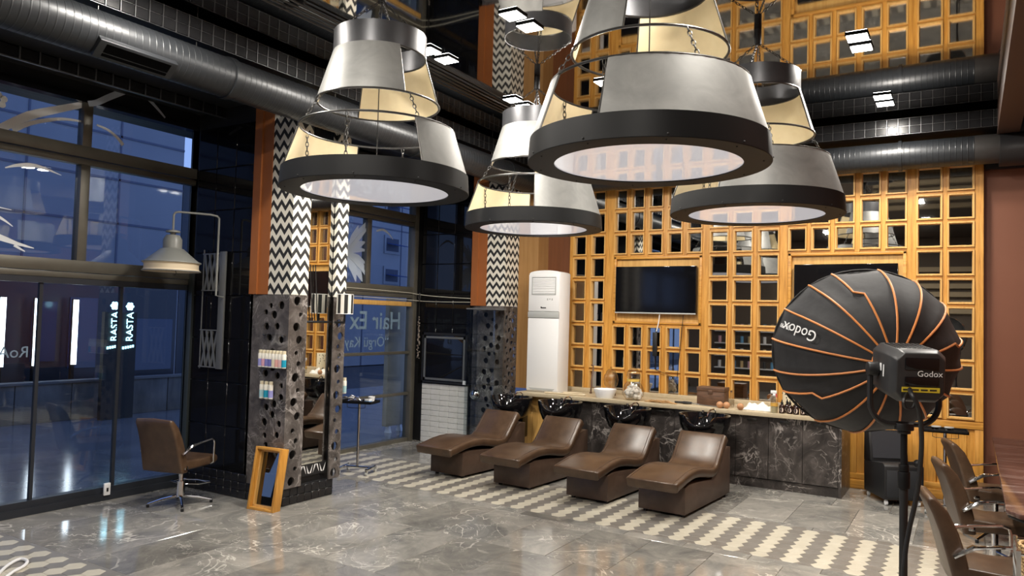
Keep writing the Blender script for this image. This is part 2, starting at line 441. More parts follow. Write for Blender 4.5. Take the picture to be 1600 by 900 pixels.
# beige louvred bulkhead and shelves behind the viewer, seen only in the mirrors
for k in range(6):
    MB().box(-2.5, 1.5, -3.1, -2.95, 2.6+.24*k, 2.74+.24*k).build('louvre_slat', mat('beige_slat', (.42, .34, .22), .6) if k == 0 else bpy.data.materials['beige_slat'], wf)
for k in range(4):
    MB().box(-7.2, -3.2, -3.1, -2.85, .7+.4*k, .73+.4*k).build('wall_shelf', white_p, wf)
    for j in range(16):
        cc = [(.7, .7, .7), (.12, .3, .5), (.6, .35, .4), (.05, .05, .05), (.55, .4, .2)][(j*3+k) % 5]
        nm = 'shelf_bottle_%d' % ((j*3+k) % 5)
        mm = bpy.data.materials.get(nm) or mat(nm, cc, .4)
        MB().cyl((-7.05+.24*j, -2.95, .73+.4*k), (-7.05+.24*j, -2.95, .95+.4*k), .05, 8).build('wall_bottle', mm, wf)

# bulkhead along the windows and along the lattice, faced with small glossy black tiles in bright trims
bl = struct(MB().box(-8.3, -5.96, -3.1, 11.05, 4.53, 4.735).build('trim_1', black_m))
bb = struct(MB().box(-5.96, .30, 10.47, 11.05, 4.53, 4.735).build('trim_2', black_m))
b2 = struct(MB().box(-8.3, -7.62, -3.1, 11.05, 4.50, 4.53).box(-7.64, -7.62, -3.1, 11.05, 4.40, 4.53).build('trim_3', black_m))
tl_mesh = MB().box(-.059, .059, 0, .012, -.047, .047).mesh('soffit_tile', bevel=.006, seg=1)
tl_mesh.materials.append(noisy('soffit_gloss', [(.3, (.009, .009, .010)), (.7, (.014, .014, .015))], (3, 3, 3), 2, rough=.26, spec=.15))
tl_side = MB().box(0, .012, -.059, .059, -.047, .047).mesh('soffit_tile', bevel=.006, seg=1); tl_side.materials.append(tl_mesh.materials[0])
tl_low = MB().box(0, .012, -.083, .083, -.055, .055).mesh('soffit_tile', bevel=.006, seg=1); tl_low.materials.append(tl_mesh.materials[0])
trim_v = mat('soffit_trim', (.14, .14, .145), .35, .8)
for k in range(49):
    x = -5.87+.126*k
    for zz in (4.583, 4.682): link('soffit_tile', tl_mesh, None, bb, (x, 10.458, zz))
mb = MB()
for k in range(50): mb.box(-5.936+.126*k, -5.930+.126*k, 10.452, 10.47, 4.53, 4.735)
for z in (4.53, 4.631, 4.73): mb.box(-5.95, .29, 10.46, 10.47, z, z+.003)
mb.build('trim_strip', trim_v, bb)
mb = MB()
for k in range(58):
    y = 3.2+.126*k
    mb.box(-5.96, -5.942, y-.066, y-.060, 4.53, 4.735)
    for zz in (4.583, 4.682): link('soffit_tile', tl_side, None, bl, (-5.960, y, zz))
for z in (4.53, 4.631, 4.73): mb.box(-5.96, -5.95, 3.1, 10.47, z, z+.003)
mb.build('trim_strip', trim_v, bl)
mb = MB()
for k in range(16):
    y = 3.1+.18*k
    mb.box(-7.62, -7.598, y-.097, y-.083, 4.41, 4.53); link('soffit_tile', tl_low, None, b2, (-7.62, y, 4.468))
mb.box(-7.62, -7.6, 3, 5.9, 4.398, 4.41)
mb.build('trim_strip', trim_v, b2)
# brown downstand beside the lattice
struct(MB().box(.28, .50, -3.1, 11.05, 4.45, CEIL-.002).build('beam', mat('dark_brown_beam', (.06, .034, .025), .5)))

# ------------------------------------------------------------------ window walls
def windows(nm, y0, y1, mull_low, mull_up, door, posts):
    w_ = thing(nm, None, None, (XL, (y0+y1)/2, 0), kind='structure'); w_.name = nm
    def part(n, m, mb, **k): return mb.build(n, m, w_, world=True, **k)
    A, B = XL-.05, XL+.06
    if not door:
        part('floor_track', track_m, MB().box(A, B+.03, y0, y1, 0, .075).box(A, B, y0, y1, .075, .14))
        part('head_rail', track_m, MB().box(A, B-.01, y0, y1, 2.345, 2.41))
        for m_ in mull_low: part('sash_stile', track_m, MB().box(XL-.016, XL+.022, m_-.017, m_+.017, .14, 2.345))
    else:
        part('floor_track', frame_m, MB().box(A, B, y0, y1, 0, .06))
        for z in (.80, 1.49): part('door_rail', frame_m, MB().box(A+.02, B-.02, y0, y1, z-.025, z+.025), bevel=.004)
        part('wood_blind_strip', oak_y, MB().box(XL+.0, B+.02, y0, y1-.12, 2.27, 2.345), bevel=.008)
    part('cross_beam', frame_m, MB().box(A, B, y0, y1, 2.41, 2.47).box(A, B+.015, y0, y1, 2.475, 2.60), bevel=.004)
    part('transom', frame_m, MB().box(A, B, y0, y1, 3.63, 3.695).box(A, B+.012, y0, y1, 3.705, 3.83), bevel=.004)
    part('header_panel', gloss_b, MB().box(A, B+.012, y0, y1, 4.30, 4.60))
    for m_ in mull_up:
        part('mullion', frame_m, MB().box(A, B, m_-.05, m_+.05, 2.6, 3.63), bevel=.004)
        part('mullion', frame_m, MB().box(A, B, m_-.05, m_+.05, 3.83, 4.32), bevel=.004)
    for p, mm in posts: part('end_post', mm, MB().box(A, B+.03, p-.05, p+.05, 0, 4.38), bevel=.004)
    ed = [y0]+list(mull_up)+[y1]
    for a, b in zip(ed[:-1], ed[1:]):
        part('upper_pane', glass_m, MB().box(XL-.004, XL+.004, a, b, 3.83, 4.32), smooth=False)
        part('middle_pane', glass_m, MB().box(XL-.004, XL+.004, a, b, 2.6, 3.63), smooth=False)
    ed = [y0]+(list(mull_low) if not door else [])+[y1]
    for a, b in zip(ed[:-1], ed[1:]):
        part('lower_pane', glass_m, MB().box(XL-.004, XL+.004, a, b, .06 if door else .14, 2.345), smooth=False)
    return w_
w1 = windows('window_1', -3.1, 5.9, [-2.4, -1.6, -.8, 0, .82, 1.64, 2.46, 3.28, 4.13, 4.99], [-2.1, -.4, 1.2, 2.85, 4.5], False, [(5.9, frame_m)])
w2 = windows('window_2', 6.58, 10.2, [], [9.0], True, [(10.16, frame_m)])
MB().box(XL+.06, XL+.14, 5.80, 5.90, 0, 2.6).build('corner_post', post_m, w1, world=True, bevel=.004)
struct(MB().box(-8.3, -8.2, 10.2, 11.2, 0, CEIL).build('wall_left', black_m))
struct(MB().box(-8.3, -8.2, 5.9, 6.6, 0, CEIL).box(-8.3, -8.23, -3.1, 11, 4.38, CEIL).build('wall_left_upper', black_m))

# white swoosh decals on the panes
def swoosh(win, pts, wd, m, n=18, X=XL+.007):
    P = [at_x(p[0], p[1], X) for p in pts]
    def cr(t):
        s = t*(len(P)-1); i = min(int(s), len(P)-2); f = s-i
        p0, p1, p2, p3 = P[max(i-1, 0)], P[i], P[i+1], P[min(i+2, len(P)-1)]
        return .5*((2*p1)+(p2-p0)*f+(2*p0-5*p1+4*p2-p3)*f*f+(3*p1-p0-3*p2+p3)*f**3)
    vs = []
    for k in range(n+1):
        t = k/n; c = cr(t); d = cr(min(1, t+.01))-cr(max(0, t-.01)); nn = Vector((0, -d.z, d.y)).normalized()
        ww = wd[0]+(wd[1]-wd[0])*t if len(wd) == 2 else (wd[0]+(wd[1]-wd[0])*t*2 if t < .5 else wd[1]+(wd[2]-wd[1])*(t*2-1))
        for q, xx in ((ww/2, 0), (-ww/2, 0), (-ww/2, .0015), (ww/2, .0015)):
            vs.append(c+nn*q+Vector((xx, 0, 0)))
    fs = []
    for k in range(n):
        for i in range(4): fs.append((4*k+i, 4*k+(i+1) % 4, 4*k+4+(i+1) % 4, 4*k+4+i))
    fs += [(3, 2, 1, 0), (4*n, 4*n+1, 4*n+2, 4*n+3)]
    mb = MB().add(vs, fs)
    return mb.build('window_decal', m, win, world=True, smooth=False)
swoosh(w1, [(-30, 215), (0, 201), (45, 181), (90, 171), (138, 162)], (.07, .09, .06), decal_m)
swoosh(w1, [(138, 162), (152, 160), (175, 150), (205, 141), (230, 153), (258, 184)], (.06, .07, .02), decal_d, X=XL+.076)
swoosh(w1, [(20, 204), (50, 192), (95, 186), (135, 191)], (.05, .04, .015), decal_m)
swoosh(w1, [(151, 195), (170, 204), (185, 217), (192, 227)], (.02, .03, .04), decal_m)
swoosh(w1, [(8, 262), (30, 258), (60, 260), (96, 274)], (.01, .045, .005), decal_m)
swoosh(w1, [(-20, 365), (0, 371), (25, 380), (53, 388)], (.08, .05, .008), decal_m)
swoosh(w1, [(22, 383), (32, 389), (39, 393)], (.03, .008), decal_m)
swoosh(w1, [(-10, 335), (5, 343), (20, 354)], (.04, .006), decal_m)
swoosh(w1, [(-12, 320), (0, 324), (18, 328)], (.02, .005), decal_m)
for a in range(5):
    c = at_x(-2, 156, XL+.008); an = a*2*PI/5+.4
    MB().add([(c.x, c.y+.05*math.cos(an)+.035*math.cos(t), c.z+.05*math.sin(an)+.035*math.sin(t)) for t in [2*PI*k/10 for k in range(10)]], [tuple(range(10))]).build('window_decal', decal_m, w1, world=True, smooth=False)
fl_c = (541, 395)
for di, (ex, ey, wd) in enumerate(((575, 345, .10), (571, 378, .09), (575, 392, .05), (572, 425, .12), (566, 440, .14), (574, 415, .05), (560, 352, .08), (556, 440, .12), (578, 352, .05), (576, 437, .06))):
    swoosh(w2, [fl_c, ((fl_c[0]+ex)/2+2, (fl_c[1]+ey)/2-3), (ex, ey)], (.05, wd*1.5, .01), decal_f, X=XL+.008+.0022*di)
swoosh(w2, [(588, 361), (598, 359), (606, 364), (614, 374)], (.03, .04, .01), decal_d, X=XL+.008)
# lettering on the door glass, meant to be read from the street
p = at_x(626, 514, XL-.007); text('Hair Ex', .40, decal_d, 'glass_lettering', w2, (XL-.007, p.y, p.z), (0, -1, 0), (0, 0, 1), bold=.012)
p = at_x(607, 541, XL-.007); text('“Örgü Kay', .235, decal_d, 'glass_lettering', w2, (XL-.007, p.y, p.z), (0, -1, 0), (0, 0, 1))
p = at_x(45, 558, XL-.007); text('RoA S', .16, decal_d, 'glass_lettering', w1, (XL-.007, p.y, p.z), (0, -1, 0), (0, 0, 1))

# ------------------------------------------------------------------ black mirror-tiled piers beside the columns
def pier(nm, yf, yb, z0):
    pr = struct(MB().box(-8.2, -6.9, yf+.02, yb, 0, CEIL).build(nm, black_m))
    xs = [-8.05+.345*k for k in range(4)]
    for i in range(3):
        for j in range(8):
            a, b = xs[i], xs[i+1]; c = z0+.505*j; d = min(c+.5, 4.78)
            MB().box(a+.002, b-.003, yf, yf+.02, c+.002, d).build('mirror_tile', btile, pr, bevel=.006, seg=1)
    return pr
pr1 = pier('wall_pier', 5.83, 6.58, .27)
mb = MB()
for i in range(9):
    for j in range(3):
        MB().box(-8.06+.125*i, -8.06+.125*i+.122, 5.80, 5.85, .005+.09*j, .092+.09*j).build('base_tile', bbase, pr1, bevel=.004, seg=1)
pr2 = pier('wall_pier', 10.27, 11.05, .98)

def plate(nm, u0, u1, z0, z1, holes, th, mapf, m, parent):
    # a stone sheet with real round holes; mapf(u, z, depth)
    vs = [(u0, z0), (u1, z0), (u1, z1), (u0, z1)]; es = [(0, 1), (1, 2), (2, 3), (3, 0)]
    for (cu, cz, rr) in holes:
        k = len(vs); n = 18
        vs += [(cu+rr*math.cos(2*PI*i/n), cz+rr*math.sin(2*PI*i/n)) for i in range(n)]
        es += [(k+i, k+(i+1) % n) for i in range(n)]
    nv, ne, nf, *_ = delaunay_2d_cdt([Vector(v) for v in vs], es, [], 1, 1e-6)
    keep = []
    for f in nf:
        cx = sum(nv[i].x for i in f)/3; cz = sum(nv[i].y for i in f)/3
        if not any((cx-h[0])**2+(cz-h[1])**2 < (h[2]*.985)**2 for h in holes): keep.append(tuple(f))
    mb = MB(); n = len(nv)
    mb.v = [tuple(mapf(v.x, v.y, 0)) for v in nv]+[tuple(mapf(v.x, v.y, th)) for v in nv]
    mb.f = keep+[tuple(i+n for i in reversed(f)) for f in keep]
    cnt = {}
    for f in keep:
        for a, b in ((f[0], f[1]), (f[1], f[2]), (f[2], f[0])): cnt[(a, b)] = 1
    mb.f += [(a, a+n, b+n, b) for (a, b) in cnt if (b, a) not in cnt]
    return mb.build(nm, m, parent, smooth=False)
def rand_holes(u0, u1, z0, z1, rs, seed, gap=.022, tries=900):
    rg = random.Random(seed); hs = []
    for t in range(tries):
        rr = rs[0]+(rs[1]-rs[0])*rg.random()**1.3 if t > 60 else rs[1]*(.8+.2*rg.random())
        u = rg.uniform(u0+rr+.02, u1-rr-.02); z = rg.uniform(z0+rr+.03, z1-rr-.03)
        if all(math.hypot(u-h[0], z-h[1]) > rr+h[2]+gap for h in hs): hs.append((u, z, rr))
    return hs
def strip_holes(u0, u1, z0, z1, seed):
    rg = random.Random(seed); hs = []; z = z0+.07; k = 0; c = (u0+u1)/2; ww = (u1-u0)
    while z < z1-.05:
        rr = [.048, .026, .05, .03, .026, .045][k % 6]
        hs.append((c+ww*.13*(1 if k % 2 else -1)*rg.uniform(.5, 1), z, rr)); k += 1
        z += rr+[.048, .026, .05, .03, .026, .045][k % 6]+rg.uniform(.05, .085)
    return hs

def column(yf, depth, label, mirror):
    c = struct(MB().box(-6.95, -6.43, yf+.05, yf+depth-.03, 0, CEIL).build('column', black_m)); 
    yb = yf+depth
    zb = .19
    # stone cladding
    plate('perforated_front_panel', -6.79, -6.35, zb, 2.30, rand_holes(-6.77, -6.37, zb, 2.28, (.030, .048), 3 if mirror else 9, .034, 420), .022, lambda u, z, d: (u, yf+d, z), panel_m, c)
    MB().box(-6.98, -6.79, yf+.012, yf+.04, zb-.02, 2.30).box(-6.98, -6.95, yf+.012, yb, zb-.02, 2.30).build('stone_side_board', panel_m, c)
    s1 = (yf+.023, yf+.265); s2 = (yf+.69, yb) if mirror else None
    for s_ in ((s1, s2) if mirror else ((yf+.023, yb),)):
        plate('perforated_side_panel', s_[0], s_[1], zb, 2.30, strip_holes(s_[0], s_[1], zb, 2.3, int(s_[0]*10)) if mirror else rand_holes(s_[0], s_[1], zb, 2.3, (.022, .04), 5, .03), .022, lambda u, z, d: (-6.35-d, u, z), panel_m, c)
        MB().box(-6.40, -6.351, s_[0]-(.02 if s_ == s1 or not mirror else 0), s_[1], 2.305, CEIL-.002).build('zigzag_side_panel', zig_m, c)
    MB().box(-6.70, -6.35, yf+.002, yf+.05, 2.305, CEIL-.002).build('zigzag_front_panel', zig_m, c)
    MB().box(-6.98, -6.86, yf-.03, yf+.05, 2.305, CEIL-.002).box(-6.86, -6.70, yf-.006, yf+.05, 2.305, CEIL-.002).build('terracotta_panel', orange_m, c)
    if mirror:
        MB().box(-6.43, -6.408, yf+.265, yf+.69, .40, CEIL-.01).build('mirror_pane', mirror_m, c, smooth=False)
        MB().box(-6.43, -6.40, yf+.265, yf+.69, .27, .40).build('mosaic_band', black_m, c)
        for k in range(4):
            y = yf+.285+.1*k
            MB().add([(-6.399, y, .29 if k % 2 == 0 else .39), (-6.399, y+.05, .39 if k % 2 == 0 else .29), (-6.399, y+.1, .29 if k % 2 == 0 else .39), (-6.399, y+.075, .385 if k % 2 == 0 else .295), (-6.399, y+.025, .385 if k % 2 == 0 else .295)], [(0, 3, 1, 4)] if False else [(0, 1, 4), (1, 2, 3)]).build('white_triangle_tile', white_p, c, smooth=False)
    MB().box(-6.96, -6.385, yf+.03, yb-.08, 0, zb).build('base_core', black_m, c)
    for j in range(2):
        for i in range(7):
            y = yf+.02+i*(yb-.1-yf-.02)/7
            MB().box(-6.385, -6.365, y+.002, y+(yb-.1-yf-.02)/7-.002, .004+.094*j, .094+.094*j).build('base_tile', bbase, c, bevel=.004, seg=1)
        for i in range(5):
            x = -6.96+i*.115
            MB().box(x+.002, x+.113, yf+.01, yf+.03, .004+.094*j, .094+.094*j).build('base_tile', bbase, c, bevel=.004, seg=1)
    return c
col1 = column(5.80, .87, '', True)
col2 = column(10.25, .42, '', False)
# timber cheek and brown recess between the far column and the lattice
wc = struct(MB().box(-6.345, -5.98, 10.66, 11.06, .99, 4.53).build('wall_cheek', noisy('tan_panel', [(.3, (.30, .155, .05)), (.7, (.38, .21, .08))], (14, 14, 1), 1.5, 5, rough=.45)))
struct(MB().box(-5.98, -5.57, 11.0, 11.06, .99, 4.53).build('wall_recess', noisy('red_brown_panel', [(.3, (.13, .045, .016)), (.7, (.17, .06, .022))], (14, 14, 1), 1.5, 5, rough=.45)))

# ------------------------------------------------------------------ exterior
ex = struct(MB().box(-15.2, -8.25, -6, 30, -.2, -.02).build('exterior_terrace', terrace_m))
struct(MB().box(-9.0, -8.35, -6, 30, 4.42, 4.7).build('exterior_soffit', black_m))
wl = thing('stone_parapet', 'low dark weathered stone wall across the terrace outside the glass', 'wall', (-14.6, 5, -.02))
for k in range(12):
    MB().box(-14.75, -14.5, -1+1.0*k, -1+1.0*k+.985, -.02, .68).build('stone_slab', concrete, wl, world=True, bevel=.01)
MB().box(-14.77, -14.47, -1, 11.0, .68, .72).build('coping', mat('coping_stone', (.14, .14, .14), .6), wl, world=True)
sf = thing('shopfront_across_terrace', 'dark unlit shopfront wall behind the stone parapet outside', 'building', (-15.5, 5, -.02))
MB().box(-15.6, -15.2, -4, 10.6, -.02, 2.75).build('shopfront_wall', mat('shop_dark', (.02, .025, .04), .35), sf, world=True)
for (a, b, z0, z1) in ((7.55, 8.0, 1.05, 2.2), (8.25, 8.8, .9, 2.3), (5.6, 6.6, .9, 2.3), (9.6, 10.5, .8, 1.9)):
    MB().box(-15.2, -15.17, a, b, z0, z1).build('shop_window', mat('shop_glass', (.03, .05, .11), .1) if a == 7.55 else bpy.data.materials['shop_glass'], sf, world=True)
for k, (px_, nm) in enumerate(((4, 'leftmost'), (58, 'middle'), (118, 'rightmost'))):
    q = at_x(px_, 500, -14.95)
    t = thing('light_tube', 'bright white vertical light tube outside the glass, %s of the three' % nm, 'light', (-14.95, q.y, .72), group=None)
    MB().box(-.02, .02, -.042, .042, .27, 1.53).build('lit_tube', strip_m, t)
    MB().box(-.10, -.02, -.03, .03, -.74, .27).box(-.06, -.02, -.055, .055, .25, 1.55).build('tube_mount', blackm, t)
for (px_, lab) in ((176, 'left glowing cyan vertical sign outside the sliding glass'), (200, 'right glowing cyan vertical sign beside the glass edge outside')):
    q = at_x(px_, 548, -14.0)
    t = thing('vertical_sign', lab, 'sign', (-14.0, q.y, -.02))
    MB().box(-.12, -.02, -.17, .17, .0, 2.05).build('sign_board', black_m, t)
    z0 = q.z
    text('RASTA', .19, sign_m, 'sign_lettering', t, (-13.99, q.y+.07, z0+.18), (0, 0, 1), (0, -1, 0), .004)
    mb = MB()
    for a in range(6): mb.ball((0, .09*math.cos(a*PI/3)*.6, z0+.86+.09*math.sin(a*PI/3)*.6+.02), .03, 4)
    mb.ball((0, 0, z0+.88), .03, 4); mb.build('sign_flower', sign_m, t)
    mb = MB()
    for a in range(5): mb.box(.0, .01, -.12+.05*a, -.09+.05*a, z0+.05+.008*a, z0+.10+.008*a)
    mb.build('sign_script', sign_m, t)
# the neighbouring blocks
def block(nm, label, X, y0, y1, z1, wins, seams):
    t = thing(nm, label, 'building', (X-2, (y0+y1)/2, -.02))
    MB().box(X-4, X, y0, y1, -.02, z1).build('facade_wall', facade, t, world=True)
    sm = bpy.data.materials.get('facade_seam') or mat('facade_seam', (.10, .11, .16), .8)
    for z in seams: MB().box(X, X+.02, y0, y1, z, z+.06).build('facade_seam', sm, t, world=True)
    k = y0+1.2
    while k < y1: MB().box(X, X+.02, k, k+.05, 0, z1).build('facade_seam', sm, t, world=True); k += 2.4
    gl = bpy.data.materials.get('block_window') or mat('block_window', (.05, .10, .30), .15)
    dk = bpy.data.materials.get('block_reveal') or mat('block_reveal', (.03, .04, .08), .6)
    for (a, b, c, d) in wins:
        f = MB().box(X, X+.05, a-.12, b+.12, c-.12, d+.12).build('window_frame', facade, t, world=True)
        MB().box(X+.03, X+.06, a, b, c, d).build('window_reveal', dk, f, world=True)
        h = (b-a)/2
        for j in range(2):
            y_ = a+h*j
            MB().add([(X+.07, y_+.03, d-.25), (X+.07, y_+h-.03, d-.25), (X+.65, y_+h-.03, c+.2), (X+.65, y_+.03, c+.2), (X+.10, y_+.03, d-.22), (X+.10, y_+h-.03, d-.22), (X+.68, y_+h-.03, c+.23), (X+.68, y_+.03, c+.23)],
                     [(0, 1, 2, 3), (7, 6, 5, 4), (0, 4, 5, 1), (1, 5, 6, 2), (2, 6, 7, 3), (3, 7, 4, 0)]).build('open_sash', gl, f, world=True)
    return t
block('apartment_block', 'blue grey apartment block filling the upper panes beside the street lamp decal', -20, -6, 13.98, 12.5, [], [4.4, 5.6, 6.8, 8.2])
qa = at_x(603, 372, -22); qb = at_x(622, 372, -22)
wz = [(at_x(612, 393, -22).z, at_x(612, 373, -22).z), (at_x(610, 440, -22).z, at_x(610, 421, -22).z), (at_x(612, 334, -22).z, at_x(612, 312, -22).z)]
block('apartment_block', 'blue apartment block with tilted open windows seen past the far door', -22, 20.5, 40, 14.5,
      [(qa.y, qb.y, a, b) for a, b in wz]+[(qa.y+5.2, qb.y+5.2, a, b) for a, b in wz], [3.4, 5.9, 8.8])
struct(MB().box(-60, -15.2, -40, 70, -.4, -.06).build('exterior_ground', noisy('dark_asphalt', [(.3, (.03, .032, .04)), (.7, (.05, .052, .06))], (1, 1, 1), 1, rough=.5)))
an = thing('sky_gap_blocker', 'low dark volume added to block the sky gap between the two apartment blocks', 'building', (-22, 15.4, -.06))  # added dark volume, blocks the bright sky low in the gap between the blocks
MB().box(-24, -20, 14.0, 20.4, -.06, 6.0).build('blocker_wall', bpy.data.materials['shop_dark'], an, world=True)
MB().box(-24.1, -19.9, 14.0, 20.4, 6.0, 6.15).build('blocker_top', concrete, an, world=True)
pl = thing('terrace_screen', 'tan upright board on two small feet outside the far door', 'screen', (-9.05, 10.88, -.02))
MB().box(-.05, .05, -.29, .29, .12, 2.45).build('board', tan_ext, pl, bevel=.01)
for y in (-.17, .15): MB().prism([(-.06, 0), (.06, 0), (.03, .13), (-.03, .13)], y-.03, y+.03, 'y').build('foot', white_p, pl)

# ------------------------------------------------------------------ ventilation duct
def duct_pts(z): 
    pts = [(-6.0, -3.0, z)]
    return pts
dt = thing('ventilation_duct', 'dark grey spiral ventilation duct running along the window wall and the lattice', 'duct', (-6.0, 5.0, 4.11))
DZ, DR, DX, DY = 4.30, .185, -6.0, 10.655
def ribbed(p0, p1, r, pitch, name):
    p0 = Vector(p0); p1 = Vector(p1); L = (p1-p0).length; n = int(L/pitch); pts = []; rr = []
    for k in range(n):
        for f, dr in ((0, 0), (.78, 0), (.84, .0016), (.94, .0016)):
            pts.append(p0.lerp(p1, (k+f)/n)); rr.append(r+dr)
    pts.append(p1); rr.append(r)
    return MB().tube(pts, rr, 48).build(name, duct_m, dt, world=True, angle=9)
ribbed((DX, -3.05, DZ), (DX, 4.58, DZ), DR, .062, 'duct_run')
ribbed((DX, 4.62, DZ), (DX, 10.25, DZ), DR, .062, 'duct_run')
ribbed((DX+.42, DY, DZ), (-2.6, DY, DZ), DR-.01, .062, 'duct_run')
ribbed((-2.57, DY, DZ), (.05, DY, DZ), DR-.01, .062, 'duct_run')
pts = []; rr = []
for k in range(9):
    a = PI-(PI/2)*k/8
    pts.append((DX+.42+.42*math.cos(a), 10.235+.42*math.sin(a), DZ)); rr.append(DR+(.006 if k % 2 else 0))
MB().tube(pts, rr, 28).build('elbow', duct_m, dt, world=True, angle=20)
for y in (4.60, 7.4, 9.6):
    MB().lathe([(DR-.002, -.03), (DR+.014, -.03), (DR+.014, .03), (DR-.002, .03)], 28).build('clamp_band', duct_m, dt).matrix_local = Matrix.Translation((0, y-5, DZ-4.11)) @ Matrix.Rotation(PI/2, 4, 'X')
for x in (-3.0, -.75):
    MB().lathe([(DR-.012, -.02), (DR+.008, -.02), (DR+.008, .02), (DR-.012, .02)], 28).build('clamp_band', duct_m, dt).matrix_local = Matrix.Translation((x+6, DY-5, DZ-4.11)) @ Matrix.Rotation(PI/2, 4, 'Y')
MB().tube([(.05, DY, DZ), (.20, DY, DZ), (.30, DY+.01, DZ)], [DR-.008, DR-.008, DR-.01], 28).build('end_sleeve', mat('dark_sleeve', (.03, .028, .027), .4), dt, world=True)
MB().tube([(.30, DY, DZ-.02), (.9, DY+.02, DZ-.02), (1.6, DY+.02, DZ-.02)], [.20, .20, .20], 24).build('flexible_hose', mat('flex_black', (.012, .012, .013), .4), dt, world=True)
mb = MB()
for y in (3.35, 4.25, 6.0, 7.4, 9.2): mb.cyl((DX+.02, y, DZ+DR-.01), (DX+.02, y, CEIL), .005, 6)
for x in (-3.0, -1.9, -.75): mb.cyl((x, DY, DZ+DR-.02), (x, DY, CEIL), .005, 6)
mb.build('hanger_rods', wire_m, dt, world=True)
cd = thing('ceiling_conduits', 'bundle of thin dark conduits under the mirror ceiling behind the left pendant', 'conduits', (-5.0, 7.4, CEIL-.06))
for k in range(4):
    x = -5.15+.07*k
    MB().tube([(x, 3.0, CEIL-.03), (x+.02, 5.5, CEIL-.035), (x-.02, 7.8, CEIL-.03), (x, 10.4, CEIL-.03)], .010, 6).build('conduit', wire_m, cd, world=True)
for y in (4.5, 6.2, 8.2): MB().box(-5.2, -4.9, y, y+.03, CEIL-.022, CEIL).build('saddle', wire_m, cd, world=True)
# air grilles let into the duct
q = at_x(215, 108, DX+.17)
gm = Matrix.Translation((0, 3.62-5, DZ-4.11)) @ Matrix.Rotation(R(48), 4, 'Y') @ Matrix.Translation((DR+.004, 0, 0))
def gx_(mb): mb.v = [tuple(gm @ Vector(v)) for v in mb.v]; return mb
g = gx_(MB().box(-.05, .03, -.34, .34, -.085, .085)).build('air_grille', duct_m, dt, bevel=.012)
gx_(MB().box(.02, .033, -.28, .28, -.02, .06)).build('grille_slot', void_m, g)
gx_(MB().box(.02, .034, -.28, .28, -.055, -.03)).build('grille_slot', void_m, g)
g = MB().box(-4.35, -3.7, DY-.20, DY-.15, DZ+.0, DZ+.14).build('air_grille', duct_m, dt, world=True, bevel=.008)
for k in range(4): MB().box(-4.30, -3.75, DY-.207, DY-.199, DZ+.02+.03*k, DZ+.035+.03*k).build('grille_slot', black_m, g, world=True)
# ------------------------------------------------------------------ ceiling downlights
def downlight(x, y, label, n=2, group=None):
    t = thing('ceiling_downlight', label, 'ceiling light', (x, y, CEIL-.022), group=group)
    for k in range(n):
        yy = (-.15+.30*k) if n == 2 else 0
        MB().box(-.097, .097, yy-.097, yy+.097, .005, .021).build('light_frame', blackm, t, bevel=.004)
        MB().box(-.088, .088, yy-.088, yy+.088, 0, .006).build('lit_panel', led_m, t)
        ld = bpy.data.lights.new('downlight_beam', 'AREA'); ld.shape = 'SQUARE'; ld.size = .17; ld.energy = LIGHT_W; ld.color = (1, .94, .85)
        lo = bpy.data.objects.new('downlight_beam', ld); COL.objects.link(lo); lo.parent = t; lo.location = (0, yy, -.012)
downlight(-4.775, 7.93, 'twin square downlight in the mirror ceiling above the striped far column')
downlight(-3.45, 5.73, 'twin square downlight between the left pendant and the nearest pendant')
downlight(-3.5, 7.80, 'twin square downlight half hidden behind the nearest pendant')
downlight(-4.66, 6.10, 'square downlight peeping out right of the left pendant top ring')
downlight(-.885, 7.62, 'twin square downlight reflected over the lattice, upper of the right two')
downlight(-.86, 9.70, 'twin square downlight near the right end of the lattice duct')
for x in (-6.9,): downlight(x, 3.2, 'twin square downlight above the sliding glass')
for x, y in ((-.9, 4.4), (-3.4, 2.6), (-.9, 1.2), (-3.4, -.6), (-6.0, 0.4), (.7, 6.0), (-5.2, 3.6)):
    downlight(x, y, 'twin square downlight in the ceiling out of view near the viewer', 2, 'downlights out of view')

# ------------------------------------------------------------------ pendants
def arc_pts(R_, a0, a1, z, n): return [(R_*math.cos(R(a0+(a1-a0)*k/n)), R_*math.sin(R(a0+(a1-a0)*k/n)), z) for k in range(n+1)]
def shade(t, a0, a1, r0, z0, r1, z1):
    n = max(6, int((a1-a0)/4))
    p = MB().lathe([(r0, z0), (r1, z1), (r1-.006, z1), (r0-.006, z0)], n, a0=R(a0), a1=R(a1), close=True).build('shade_panel', silver, t, angle=30)
    MB().lathe([(r0-.008, z0+.004), (r1-.008, z1-.004), (r1-.011, z1-.004), (r0-.011, z0+.004)], n, a0=R(a0+.4), a1=R(a1-.4), close=True).build('shade_lining', cream_l, p, angle=30)
    return p
def chain(t, p, q):
    p = Vector(p); q = Vector(q); L = (q-p).length; n = int(L/.036); d = (q-p)/n; mb = MB(); dn = d.normalized()
    a = dn.cross(Vector((.3, .5, .9))).normalized(); b = dn.cross(a)
    for k in range(n):
        c = p+d*(k+.5); s_ = a if k % 2 else b
        mb.tube([c+dn*(.025*math.cos(x))+s_*(.011*math.sin(x)) for x in [2*PI*i/8 for i in range(8)]], .0036, 4, closed=True)
    mb.build('chain', wire_m, t)
